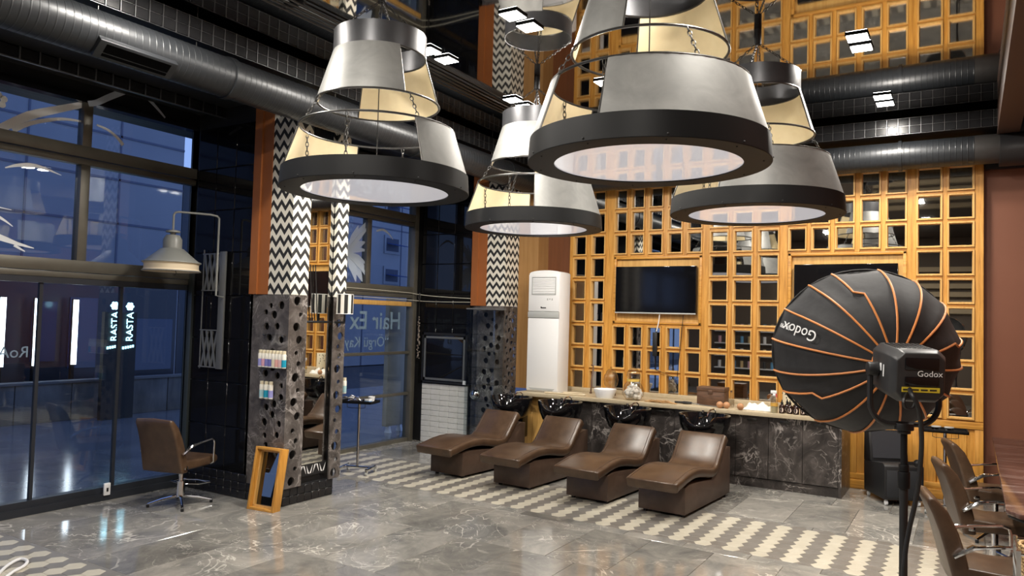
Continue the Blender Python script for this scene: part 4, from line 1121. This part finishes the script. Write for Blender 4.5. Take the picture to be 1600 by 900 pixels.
# print on one gore, upside down as the softbox is turned
def gore_frame(k, t0, t1):
    am = 2*PI*(k+1.0)/NR+.075
    def P(t): r_ = rr_(t)*math.cos(PI/NR)*.975; return L3(r_*math.cos(am), r_*math.sin(am), DEP*t)
    a, b = P(t0), P(t1); xd = (b-a).normalized(); ta = (L3(-math.sin(am), math.cos(am), 0)-H).normalized()
    return a, xd, ta
for body, sz, t0, dlt in (('Godox', .074, .33, 0), ('QR-P90', .030, .66, .0)):
    a, xd, ta = gore_frame(6, t0, t0+.22)
    nrm = xd.cross(ta)
    out = (a-(H+ax*(DEP*t0))).normalized()
    up_ = ta if nrm.dot(out) > 0 else -ta
    nn = xd.cross(up_)
    text(body, sz, print_w, 'print_lettering', dome, a+nn*.020-up_*sz*.35, xd, up_, .0006)
# lamp head
def octo(w_, h_, c_): return [(-w_+c_, -h_), (w_-c_, -h_), (w_, -h_+c_), (w_, h_-c_), (w_-c_, h_), (-w_+c_, h_), (-w_, h_-c_), (-w_, -h_+c_)]
def loft(secs):
    mb = MB(); n = len(secs[0][0])
    for poly, s in secs: mb.v += [L3(x, y, s) for x, y in poly]
    for i in range(len(secs)-1):
        for k in range(n): mb.f.append((i*n+k, i*n+(k+1) % n, (i+1)*n+(k+1) % n, (i+1)*n+k))
    mb.f += [tuple(range(n-1, -1, -1)), tuple((len(secs)-1)*n+k for k in range(n))]
    return mb
off = lambda poly, dx, dy: [(x+dx, y+dy) for x, y in poly]
body_c = noisy('lamp_housing', [(.3, (.022, .022, .023)), (.7, (.034, .034, .035))], (6, 6, 6), 3, rough=.4)
bd = loft([(octo(.05, .05, .02), .02), (octo(.075, .075, .02), -.02), (octo(.105, .105, .03), -.05), (octo(.105, .108, .03), -.27), (octo(.092, .095, .03), -.305)]).build('lamp_housing', body_c, so, world=True, bevel=.006)
bx = lambda x0, x1, y0, y1, s0, s1: loft([([(x0, y0), (x1, y0), (x1, y1), (x0, y1)], s0), ([(x0, y0), (x1, y0), (x1, y1), (x0, y1)], s1)])
bx(-.062, .068, .028, .078, -.309, -.30).build('rear_panel', gloss_b, bd, world=True, bevel=.004)
bx(-.06, .07, -.035, .0, -.309, -.30).build('rear_panel', gloss_b, bd, world=True, bevel=.003)
bx(-.070, .074, -.062, -.042, -.3085, -.30).build('yellow_label', yellow_m, bd, world=True)
bx(-.070, .074, -.088, -.064, -.308, -.30).build('spec_label', print_k, bd, world=True)
text('Godox', .034, print_w, 'housing_lettering', bd, L3(-.015, .003, -.3095), rt, upv, .0004)
for k in range(4): bx(-.066+.034*k, -.040+.034*k, -.055, -.049, -.3095, -.308).build('label_print', print_k, bd, world=True)
mb = MB()
for k in range(3): mb.v += []; 
bx(-.1065, -.104, -.02, .03, -.20, -.19).build('side_label', print_w, bd, world=True); bx(-.1065, -.104, .0, .03, -.17, -.15).build('side_label', print_w, bd, world=True)
for k in range(7): bx(-.07+.02*k, -.058+.02*k, .105, .1095, -.24, -.09).build('cooling_rib', blackm, bd, world=True)
yk = []
pv = L3(0, 0, -.13); bot = Vector((SB[0], SB[1], 1.70))
for sgn in (-1, 1):
    MB().cyl(pv+rt*(sgn*.105), pv+rt*(sgn*.15), .03, 18).build('tilt_knob', black_m, so, world=True, bevel=.004)
path = [pv+rt*-.138]+[None]*0
P0 = pv-rt*.138; P3 = pv+rt*.138
low = Vector((pv.x, pv.y, bot.z))
pts = [P0, P0+Vector((0, 0, -.08)), P0+Vector((0, 0, -.15))]
for k in range(7):
    a = PI/2*k/6; pts.append(low+rt*(-.138+.08*(1-math.cos(a)))+Vector((0, 0, .09*(1-math.sin(a)))))
mir = [low+rt*(2*(low-p).dot(rt)*1.0)+(p-low) for p in pts]
full = pts+[low]+mir[::-1]
MB().tube(full, .012, 8).build('yoke', black_m, so, world=True)
sx_, sy_ = SB
low2 = Vector((low.x, low.y, 0))
stn = MB().cyl((low.x, low.y, .45), (low.x, low.y, 1.46), .0165, 16).build('stand_tube', black_m, so, world=True)
MB().cyl((low.x, low.y, 1.46), (low.x, low.y, 1.70), .0135, 14).build('stand_riser', blackm, so, world=True)
MB().cyl((low.x, low.y, 1.675), (low.x, low.y, 1.705), .038, 20).cyl((low.x, low.y, 1.66), (low.x, low.y, 1.676), .026, 16).build('yoke_collar', black_m, so, world=True, bevel=.003)
MB().cyl((low.x, low.y, 1.43), (low.x, low.y, 1.50), .024, 16).cyl((low.x, low.y, 1.50), (low.x, low.y, 1.53), .02, 16).build('clamp_collar', blackm, so, world=True, bevel=.003)
MB().cyl(Vector((low.x, low.y, 1.535)), Vector((low.x, low.y, 1.535))+rt*.055, .008, 8).ball(Vector((low.x, low.y, 1.535))+rt*.055, .018, 6).build('clamp_knob', black_m, so, world=True)
MB().cyl((low.x, low.y, 1.52), (low.x, low.y, 1.56), .012, 10).build('chrome_fitting', chrome, so, world=True)
for k in range(3):
    a = R(30+120*k); MB().tube([(low.x+.02*math.cos(a), low.y+.02*math.sin(a), .48), (low.x+.48*math.cos(a), low.y+.48*math.sin(a), .015)], .011, 8).build('leg', black_m, so, world=True)
pts = [at_d(1421, 608, 3.06), at_d(1425, 617, 3.0), at_d(1433, 632, 2.99), at_d(1438, 655, 3.0), at_d(1440, 685, 3.02), at_d(1439, 715, 3.05), at_d(1436, 750, 3.06), at_d(1429, 790, 3.08), at_d(1420, 830, 3.1), at_d(1414, 870, 3.1), at_d(1412, 930, 3.1)]
pts += [Vector((low.x+.04, low.y-.06, .6)), Vector((low.x+.05, low.y-.08, .25)), Vector((low.x+.1, low.y-.2, .012)), Vector((low.x+.5, low.y-.6, .012))]
def smooth(P, n=6):
    o = []
    for i in range(len(P)-1):
        p0, p1, p2, p3 = P[max(i-1, 0)], P[i], P[i+1], P[min(i+2, len(P)-1)]
        for k in range(n):
            f = k/n; o.append(.5*((2*p1)+(p2-p0)*f+(2*p0-5*p1+4*p2-p3)*f*f+(3*p1-p0-3*p2+p3)*f**3))
    return o+[P[-1]]
MB().tube(smooth(pts), .0095, 8).build('power_cable', black_m, so, world=True)
MB().tube(smooth([at_d(1418, 612, 3.07), at_d(1412, 626, 3.0), at_d(1415, 637, 3.0), at_d(1425, 638, 3.0), at_d(1430, 630, 3.0)]), .006, 6).build('cable_tie_loop', black_m, so, world=True)

# ------------------------------------------------------------------ industrial lamp and scissor rack on the left pier
il = thing('industrial_lamp', 'grey enamel factory lamp with cream rim hanging beside the sliding glass', 'lamp', (-7.65, 5.25, 2.53))
MB().lathe([(.295, .10), (.30, .105), (.27, .125), (.12, .255), (.095, .262), (.095, .245), (.115, .24), (.265, .11)], 48, close=True).build('cone_shade', lamp_en, il)
MB().lathe([(.305, .10), (.285, .08), (.285, .03), (.30, .012), (.305, .0), (.285, 0), (.265, .02), (.265, .1)], 48, close=True).build('rim_band', lamp_cr, il)
MB().ring(.302, .008, .102).ring(.302, .007, .006).build('rim_bead', lamp_en, il)
MB().lathe([(.10, .25), (.10, .36), (.07, .41), (.0, .42)], 28).build('neck', lamp_en, il)
MB().lathe([(0, .44), (.075, .44), (.075, .46), (.03, .47), (.03, .42), (0, .42)], 24).build('cap', lamp_en, il)
MB().tube([(0, 0, .44), (0, 0, .64), (.01, .01, .665), (.04, .03, .675), (.20, .33, .675), (.225, .40, .665), (.235, .42, .64), (.235, .42, -.25), (.235, .53, -.27)], .012, 8).build('bracket_tube', lamp_en, il)
MB().cyl((0, 0, .02), (0, 0, .24), .05, 16).build('bulb_holder', lamp_cr, il)
MB().tube([(.22, -.10, .0), (.25, -.11, -.03), (.23, -.12, -.05), (.20, -.11, -.04)], .004, 5).build('pull_chain', wire_m, il)
rk = thing('scissor_rack', 'grey steel rack with two crossed scissor sections on the black tiled pier', 'rack', (-7.64, 5.80, 1.45))
gsteel = mat('grey_steel', (.16, .165, .165), .45, .3)
for z0 in (0, .90):
    for k in range(3):
        x0 = -.17+.085*k
        MB().prism([(x0, z0+.42), (x0+.03, z0+.42), (x0+.12, z0), (x0+.09, z0)], -.018, -.010, 'y').build('scissor_bar', gsteel, rk)
        MB().prism([(x0+.10, z0+.42), (x0+.13, z0+.42), (x0+.03, z0), (x0, z0)], -.009, -.001, 'y').build('scissor_bar', gsteel, rk)
    for zz in (z0+.42, z0-.012): MB().box(-.19, .18, -.02, .0, zz, zz+.013).build('end_bar', gsteel, rk)
MB().box(.135, .235, -.03, -.005, -.02, 1.35).build('upright_plate', gsteel, rk, bevel=.003)
MB().cyl((-.19, .0, -.03), (-.19, 0, 1.38), .008, 8).build('guide_rod', gsteel, rk)

# ------------------------------------------------------------------ shelves and bottles on the near column
gs = clear_m
for z, lab in ((1.86, 'top empty glass shelf on the perforated near column'), (1.495, 'middle glass shelf with a row of eight bottles'), (1.155, 'lowest glass shelf with three bottles on the near column')):
    t = thing('glass_shelf', lab, 'shelf', (-6.54, 5.79, z))
    MB().box(-.19, .17, -.105, .005, 0, .008).build('glass_plate', gs, t, smooth=False)
    for x in (-.16, .14): MB().cyl((x, .0, -.004), (x, -.03, -.004), .008, 8).build('bracket', chrome, t)
cap_m = mat('cream_cap', (.72, .64, .46), .4); bott_w = mat('bottle_white', (.75, .72, .64), .4)
def bottle(x, y, z, colr, label, grp):
    t = thing('care_bottle', label, 'bottle', (x, y, z), group=grp)
    MB().lathe([(0, 0), (.024, 0), (.0255, .003), (.0255, .075), (.0255, .145), (.02, .152), (0, .152)], 16).build('bottle_body', bott_w, t)
    MB().lathe([(.0258, .012), (.0259, .012), (.0259, .09), (.0258, .09)], 16).build('colour_label', mat('label_'+colr[0], colr[1], .45) if 'label_'+colr[0] not in bpy.data.materials else bpy.data.materials['label_'+colr[0]], t)
    MB().lathe([(.019, .152), (.021, .152), (.021, .186), (.0, .188)], 14).build('cap', cap_m, t)
LV = ('lavender', (.30, .30, .62)); PK = ('pink', (.68, .36, .46)); VI = ('violet', (.20, .20, .50)); CR = ('cream', (.70, .64, .50)); TE = ('teal', (.01, .30, .45)); MI = ('mint', (.35, .55, .58)); SA = ('salmon', (.75, .40, .36))
for k, (c, l) in enumerate(((LV, 'lavender bottle at the left end of the row'), (PK, 'first pink bottle from left in the row'), (VI, 'left of the two dark violet bottles'), (('indigo', (.15, .15, .45)), 'right of the two dark violet bottles'), (CR, 'all cream bottle in the middle of the row'), (SA, 'salmon pink bottle right of the cream one'), (('rose', (.72, .45, .45)), 'pale rose bottle left of the teal one'), (TE, 'teal bottle at the right end of the row'))):
    bottle(-6.70+.053*k, 5.735, 1.503, c, l+' on the middle shelf', 'bottles on the middle shelf')
for k, (c, l) in enumerate(((MI, 'mint bottle left of the teal one'), (TE, 'teal bottle in the middle of three'), (LV, 'lavender bottle right of the teal one'))):
    bottle(-6.66+.072*k, 5.735, 1.163, c, l+' on the lowest shelf', 'bottles on the lowest shelf')

t = thing('glass_shelf', 'small glass shelf on the far side of the near column', 'shelf', (-6.45, 6.72, 1.155))
MB().box(-.10, .10, -.045, .07, 0, .008).build('glass_plate', gs, t, smooth=False)
MB().cyl((0, -.04, -.004), (0, .02, -.004), .008, 8).build('bracket', chrome, t)
bottle(-6.385, 6.735, 1.163, MI, 'white and mint bottle on the far side of the near column', None)

# striped sconce on the mirror
ss = thing('striped_wall_lamp', 'black and white striped drum lamp on the mirror edge of the near column', 'wall lamp', (-6.20, 6.50, 2.11))
stripe = mat('striped_shade', (.8, .78, .72), .6); N, Lk, b = nodes(stripe)
g = N.new('ShaderNodeTexCoord'); s_ = N.new('ShaderNodeSeparateXYZ'); Lk.new(g.outputs['Object'], s_.inputs[0])
at2 = N.new('ShaderNodeMath'); at2.operation = 'ARCTAN2'; Lk.new(s_.outputs['Y'], at2.inputs[0]); Lk.new(s_.outputs['X'], at2.inputs[1])
m1 = N.new('ShaderNodeMath'); m1.operation = 'MULTIPLY'; m1.inputs[1].default_value = 7/(2*PI); Lk.new(at2.outputs[0], m1.inputs[0])
m2 = N.new('ShaderNodeMath'); m2.operation = 'FRACT'; Lk.new(m1.outputs[0], m2.inputs[0])
m3 = N.new('ShaderNodeMath'); m3.operation = 'LESS_THAN'; m3.inputs[1].default_value = .5; Lk.new(m2.outputs[0], m3.inputs[0])
mx = N.new('ShaderNodeMix'); mx.data_type = 'RGBA'; mx.inputs['A'].default_value = (.78, .75, .68, 1); mx.inputs['B'].default_value = (.015, .015, .015, 1); Lk.new(m3.outputs[0], mx.inputs['Factor']); Lk.new(mx.outputs['Result'], b.inputs['Base Color'])
MB().lathe([(.093, 0), (.096, 0), (.096, .225), (.093, .225)], 40, close=True).build('drum_shade', stripe, ss)
for zz in (0, .225): MB().ring(.095, .004, zz).build('shade_rim', white_p, ss)
MB().cyl((0, 0, -.10), (0, 0, .12), .012, 10).tube([(0, 0, -.10), (-.19, .0, -.10), (-.19, -.42, -.10)], .013, 8).build('arm', black_m, ss)
for yy in (-.32, -.24): MB().tube([(-.19, yy, -.10), (-.18, yy-.03, .15), (-.19, yy-.06, .55)], .006, 6).build('cord', black_m, ss)

# white tile panel, framed black board, bead string, cabinet near the far column
bw = thing('white_tile_panel', 'white glazed tile panel on the pier beside the farthest wash lounger', 'tiles', (-7.47, 10.25, 0))
MB().box(-.47, .47, -.005, .015, 0, .985).build('tile_backing', grout, bw)
tm = MB().box(-.0925, .0925, -.012, -.004, .002, .087).mesh('white_tile', bevel=.003, seg=1); tm.materials.append(whitebrick)
for j in range(11):
    for i in range(5): link('white_tile', tm, None, bw, (-.376+.188*i, 0, .002+.0893*j))
fb = thing('framed_board', 'black framed glass board above the white tile panel', 'board', (-7.48, 10.25, 1.0))
MB().box(-.46, .46, -.03, .0, 0, .84).build('glass_face', gloss_b, fb, bevel=.003)
mb = MB()
for (a, b_, c, d) in ((-.46, .46, .80, .84), (-.46, .46, 0, .03), (-.46, -.43, 0, .84), (.43, .46, 0, .84)): mb.box(a, b_, -.042, -.03, c, d)
mb.build('outer_frame', black_m, fb)
mb = MB()
for (a, b_, c, d) in ((-.42, .42, .745, .78), (-.42, .42, .05, .085), (-.42, -.385, .05, .78), (.385, .42, .05, .78)): mb.box(a, b_, -.036, -.03, c, d)
mb.build('inner_frame', gsteel, fb)
MB().box(.40, .46, -.046, -.03, .01, .075).build('white_tag', white_p, fb)
bs = thing('bead_string', 'string of dark beads hanging on the black pier by the far door', 'beads', (-7.985, 10.16, 1.38))
MB().tube([(0, 0, .9), (.005, 0, .3), (0, 0, .05)], .003, 5).tube([(-.02, 0, 1.05), (.0, 0, .98), (.02, 0, 1.05), (0, 0, 1.12)], .006, 6, closed=True).cyl((0, 0, .9), (0, 0, .98), .003, 5).build('cord', wire_m, bs)
mb = MB(); rg = random.Random(2)
for k in range(34): mb.ball((rg.uniform(-.02, .02), rg.uniform(-.015, .01), .02+.021*k), rg.uniform(.010, .020), 4)
mb.build('beads', noisy('bead', [(.4, (.06, .04, .03)), (.6, (.35, .30, .25))], (30, 30, 30), 2, rough=.25), bs)['kind'] = 'stuff'
gc = thing('glass_cabinet', 'tall clear glass display cabinet before the far perforated column', 'cabinet', (-6.56, 10.06, 0))
for nm, a in (('front_glass', (-.27, .27, -.16, -.154, .06, 2.24)), ('side_glass', (-.27, -.264, -.16, .16, .06, 2.24)), ('side_glass', (.264, .27, -.16, .16, .06, 2.24))): MB().box(*a).build(nm, clear_m, gc, smooth=False)
for z in (.55, .80, 1.06, 1.32, 1.58, 1.84): MB().box(-.262, .262, -.152, .155, z, z+.008).build('shelf', clear_m, gc, smooth=False)
MB().box(-.275, .275, -.165, .165, 2.24, 2.26).box(-.275, .275, -.165, .165, 0, .06).build('end_caps', gsteel, gc)
gl_ = thing('chrome_globe_jar', 'silver globe jar in the glass cabinet behind the far lounger', 'jar', (-6.70, 10.02, .808))
MB().ball((0, 0, .085), .085, 10).build('globe', chrome, gl_); MB().cyl((0, 0, .165), (0, 0, .20), .02, 10).build('knob', chrome, gl_)
tag(MB().tube(smooth([Vector((XL+.085, 6.7, 2.50)), Vector((XL+.085, 8.4, 2.515)), Vector((XL+.085, 9.9, 2.50)), Vector((-8.02, 10.15, 2.48)), Vector((-7.7, 10.25, 2.45)), Vector((-7.0, 10.25, 2.42))]), .007, 6).tube(smooth([Vector((XL+.085, 6.7, 2.40)), Vector((XL+.085, 8.4, 2.39)), Vector((XL+.085, 9.9, 2.38)), Vector((-8.02, 10.15, 2.37)), Vector((-7.7, 10.25, 2.36)), Vector((-7.0, 10.25, 2.36))]), .006, 6).build('wall_cable', mat('cable_beige', (.5, .47, .38), .5)), 'two pale cables along the beam above the far door', 'cable')
pl_ = thing('track_lock', 'small white lock plate on the sliding glass track', 'lock', (XL+.10, 4.88, .06))
MB().box(-.012, .012, -.035, .035, 0, .13).build('plate', white_p, pl_, bevel=.004)
MB().box(.012, .016, -.01, .01, .04, .08).build('keyhole', black_m, pl_)

# framed mirror leaning on the near column
fm = thing('leaning_mirror', 'deep oak framed mirror leaning against the near column on the floor', 'mirror', (-6.43, 5.57, 0))
Mx = Matrix.Rotation(R(5), 4, 'Z') @ Matrix.Rotation(-R(9), 4, 'X')
def fxf(mb): mb.v = [tuple(Mx @ Vector(v)) for v in mb.v]; return mb
wd, ht, dp_ = .185, .66, .11
for a_ in (-wd, wd-.03): fxf(MB().box(a_, a_+.03, 0, dp_, .0, ht)).build('side_board', oak_v, fm, bevel=.003)
for a_ in (0, ht-.03): fxf(MB().box(-wd+.03, wd-.03, 0, dp_, a_, a_+.03)).build('end_board', oak_h, fm, bevel=.003)
fxf(MB().box(-wd+.03, -wd+.05, .05, dp_, .03, ht-.03).box(wd-.05, wd-.03, .05, dp_, .03, ht-.03).box(-wd+.03, wd-.03, .05, dp_, .03, .05).box(-wd+.03, wd-.03, .05, dp_, ht-.05, ht-.03)).build('inner_moulding', oak_y, fm)
fxf(MB().box(-wd+.05, wd-.05, .085, .095, .05, ht-.05)).build('mirror_pane', mirror_k, fm, smooth=False)

# ------------------------------------------------------------------ things on the counter
ZC = .9865
t = thing('white_bowl', 'white oval plastic bowl on the counter left of the jars', 'bowl', (-4.58, 10.27, ZC))
MB().lathe([(0, .006), (.10, .006), (.155, .125), (.168, .13), (.17, .122), (.125, .0), (0, 0)], 36).build('bowl_wall', white_p, t)
def jar(label, loc, prof, lid, ball):
    t = thing('glass_jar', label, 'jar', loc)
    MB().lathe(prof, 32).build('glass_wall', jar_m, t, angle=60)
    MB().lathe(lid, 28).build('lid', jar_m, t, angle=60); MB().ball((0, 0, ball[0]), ball[1], 8).build('lid_knob', jar_m, t)
    return t
j1 = jar('round clear glass jar on a pink footed stand behind the bowl', (-4.66, 10.66, ZC),
     [(0, .105), (.06, .105), (.10, .16), (.115, .24), (.10, .31), (.075, .34)], [(.078, .34), (.07, .37), (.03, .40), (0, .405)], (.42, .016))
MB().lathe([(0, .06), (.085, .06), (.085, .10), (.0, .10)], 24).build('pink_tray', mat('pink_glass', (.72, .45, .42), .3), j1)
MB().lathe([(.065, 0), (.08, 0), (.075, .06), (.06, .06)], 20).build('foot', oldwood, j1)
j2 = jar('double bulb glass jar full of white cotton on the counter', (-4.14, 10.27, ZC),
     [(0, .004), (.10, .004), (.15, .07), (.158, .13), (.13, .21), (.088, .27), (.075, .29), (.085, .31), (.10, .35), (.09, .40), (.065, .43)], [(.068, .43), (.05, .455), (0, .465)], (.478, .016))
mb = MB(); rg = random.Random(4)
for k in range(60):
    a = rg.uniform(0, 2*PI); z = rg.uniform(.045, .19); r_ = (.105 if z < .15 else .08)*math.sqrt(rg.random()); mb.ball((r_*math.cos(a), r_*math.sin(a), z), rg.uniform(.025, .04), 4)
mb.build('cotton_balls', mat('cotton', (.85, .84, .82), .9), j2)['kind'] = 'stuff'
MB().lathe([(.082, .268), (.092, .268), (.092, .30), (.08, .30)], 28).build('yellow_ribbon', mat('ribbon', (.75, .52, .12), .5), j2)
t = thing('hair_swatch', 'light brown hair swatch lying on the counter edge', 'hair', (-3.72, 10.22, ZC))
mb = MB(); rg = random.Random(8)
for k in range(90):
    x = rg.uniform(-.24, .05); y = rg.uniform(-.04, .05); z = rg.uniform(.004, .035)
    mb.tube([(x, y, .004), (x+.08, y+rg.uniform(-.02, .02), z), (x+rg.uniform(.15, .22), y+rg.uniform(-.04, .04), .005)], .0035, 4)
mb.build('hair_strands', noisy('blond_hair', [(.3, (.30, .15, .05)), (.7, (.50, .30, .12))], (30, 30, 30), 2, rough=.5), t)['kind'] = 'stuff'
t = thing('curling_iron', 'black curling iron with a grey cord beside the hair swatch', 'hair tool', (-3.40, 10.31, ZC))
MB().tube([(-.13, 0, .02), (-.02, .0, .02), (.0, 0, .02), (.11, 0, .022)], [.014, .016, .021, .017], 10).build('handle', black_m, t)
MB().tube(smooth([Vector((.11, 0, .02)), Vector((.2, .03, .008)), Vector((.32, -.03, .007)), Vector((.55, -.09, .007)), Vector((.62, .02, .007))]), .006, 6).build('cord', gsteel, t)
t = thing('wooden_box', 'dark old wooden box with lid on the counter below the lattice', 'box', (-3.05, 10.50, ZC))
MB().box(-.19, .19, -.12, .12, 0, .19).build('box_body', oldwood, t, bevel=.006)
MB().box(-.195, .195, -.125, .125, .192, .25).build('lid', oldwood, t, bevel=.008)
MB().box(-.16, .16, -.124, -.118, .03, .16).box(-.03, .03, -.13, -.124, .15, .21).build('front_panel', oldwood, t, bevel=.003)
sk = noisy('brown_egg', [(.3, (.42, .20, .09)), (.7, (.55, .29, .14))], (9, 9, 9), 2, rough=.5)
for k, (x, y, l) in enumerate(((-2.86, 10.17, 'brown egg shaped ball left of its twin by the wooden box'), (-2.775, 10.19, 'brown egg shaped ball right of its twin by the wooden box'), (-2.58, 10.145, 'orange brown egg shaped ball beside the white towel'))):
    t = thing('brown_ball', l, 'ball', (x, y, ZC), group='brown balls on the counter')
    MB().ball((0, 0, .045), .045, 10).build('ball_shell', sk, t); MB().cyl((0, 0, .088), (0, 0, .092), .006, 6).build('stem_mark', oldwood, t)
t = thing('white_towel', 'crumpled white towel on the counter right of the wooden box', 'towel', (-2.38, 10.33, ZC))
mb = MB(); nx, ny = 22, 12; rg = random.Random(3)
for i in range(nx+1):
    for j in range(ny+1):
        u = i/nx*2-1; v = j/ny*2-1; e = max(0, 1-u*u)*max(0, 1-v*v)
        z = .11*e**.6*(.7+.3*math.sin(7*u+3*v)*math.cos(5*v-2*u))+.012*math.sin(13*u)*math.sin(9*v)*(e > .05)
        mb.v.append((u*.20+.01*math.sin(9*v), v*.10+.012*math.sin(8*u), max(.002, z)))
for i in range(nx):
    for j in range(ny): mb.f.append((i*(ny+1)+j, (i+1)*(ny+1)+j, (i+1)*(ny+1)+j+1, i*(ny+1)+j+1))
mb.build('towel_cloth', cloth_w, t, angle=70)
t = thing('clear_bottle', 'small clear glass bottle standing behind the brown balls', 'bottle', (-2.76, 10.36, ZC))
MB().lathe([(0, .003), (.04, .003), (.042, .10), (.018, .14), (.016, .20), (.02, .205)], 20).build('glass_wall', jar_m, t)
MB().cyl((0, 0, .205), (0, 0, .23), .015, 10).build('stopper', oldwood, t)
t = thing('spray_bottle', 'clear spray bottle with amber liquid and white red trigger', 'bottle', (-2.155, 10.165, ZC))
MB().lathe([(0, .002), (.045, .002), (.047, .12), (.04, .16), (.016, .20), (.016, .215)], 22).build('bottle_wall', jar_m, t)
MB().lathe([(0, .085), (.0475, .085), (.0475, .125), (0, .125)], 22).build('amber_band', mat('amber', (.66, .38, .08), .3), t)
MB().lathe([(0, .006), (.043, .006), (.044, .083), (0, .083)], 20).build('liquid', mat('pale_oil', (.60, .55, .36), .2), t)
MB().cyl((0, 0, .215), (0, 0, .245), .02, 12).box(-.045, .03, -.012, .012, .245, .285).build('spray_head', white_p, t, bevel=.004)
MB().prism([(.012, .245), (.03, .25), (.036, .20), (.026, .20)], -.007, .007, 'y').build('trigger', mat('red_trigger', (.6, .05, .06), .4), t)
lab_m = mat('oval_label', (.72, .60, .52), .5)
brown_gl = mat('dark_amber_glass', (.02, .008, .006), .1)
spots = [(-2.06, 10.17), (-1.965, 10.19), (-1.885, 10.165), (-1.80, 10.165), (-1.735, 10.175), (-1.665, 10.175), (-2.02, 10.30), (-1.92, 10.31), (-1.82, 10.30)]
pos_l = ['first from the left in front row', 'second from the left in front row', 'third from the left in front row', 'fourth from the left in front row', 'fifth from the left in front row', 'last on the right in front row', 'left one in the back row', 'middle one in the back row', 'right one in the back row']
for (x, y), l in zip(spots, pos_l):
    t = thing('dropper_bottle', 'dark brown dropper bottle with pale oval label, '+l, 'bottle', (x, y, ZC), group='brown dropper bottles')
    MB().lathe([(0, 0), (.034, 0), (.036, .004), (.036, .085), (.03, .10), (.014, .112), (.014, .12), (0, .12)], 18).build('bottle_body', brown_gl, t)
    MB().lathe([(.0155, .118), (.0165, .118), (.0165, .145), (.008, .148), (.007, .172), (0, .174)], 12).build('dropper_cap', black_m, t)
    n = 14; vs = []
    for k in range(n):
        a = -PI/2+.62*math.cos(2*PI*k/n)+.1; vs.append((.0366*math.cos(a), .0366*math.sin(a), .047+.03*math.sin(2*PI*k/n)))
    MB().add(vs, [tuple(range(n))]).build('oval_label', lab_m, t, smooth=False)
    MB().box(-.006, .008, -.0385, -.0365, .052, .064).build('label_mark', print_k, t)
t = thing('spotted_canister', 'cream canister with black spots behind the dropper bottles', 'canister', (-2.06, 10.70, ZC))
MB().cyl((0, 0, 0), (0, 0, .36), .10, 24).build('canister_body', cap_m, t, bevel=.004)
mb = MB(); rg = random.Random(9)
for k in range(40):
    a = rg.uniform(0, 2*PI); z = rg.uniform(.02, .34); mb.ball((.100*math.cos(a), .100*math.sin(a), z), .010, 4)
mb.build('spots', black_m, t)['kind'] = 'stuff'
t = thing('bamboo_cane', 'thin brown cane leaning upright on the lattice right of the air conditioner', 'cane', (-5.02, 10.72, ZC))
MB().tube([(0, 0, 0), (.0, .02, .2), (-.01, .10, .38), (-.03, .13, .42), (-.06, .13, .43)], .013, 8).build('cane_stem', oldwood, t)
MB().cyl((0, 0, 0), (0, 0, .02), .02, 10).build('cane_foot', oldwood, t)
tag(MB().tube(smooth([Vector((-5.34, 10.42, ZC+.012)), Vector((-5.1, 10.47, ZC+.012)), Vector((-4.95, 10.36, ZC+.012)), Vector((-4.92, 10.28, ZC+.012)), Vector((-5.05, 10.24, ZC+.012)), Vector((-5.4, 10.22, ZC+.012)), Vector((-5.55, 10.20, ZC+.012))]), .012, 8).build('beige_hose', mat('hose_beige', (.62, .52, .36), .5)), 'beige hose looped on the counter before the air conditioner', 'hose')
q = at_z(20, 885, .012)
tag(MB().tube(smooth([at_z(-10, 905, .012), at_z(10, 885, .013), at_z(30, 874, .016), at_z(42, 876, .016), at_z(38, 884, .014), at_z(20, 894, .013), at_z(5, 906, .012)]), .013, 8).build('white_cable_loop', white_p), 'white cable loop on the hexagon floor at lower left', 'cable')
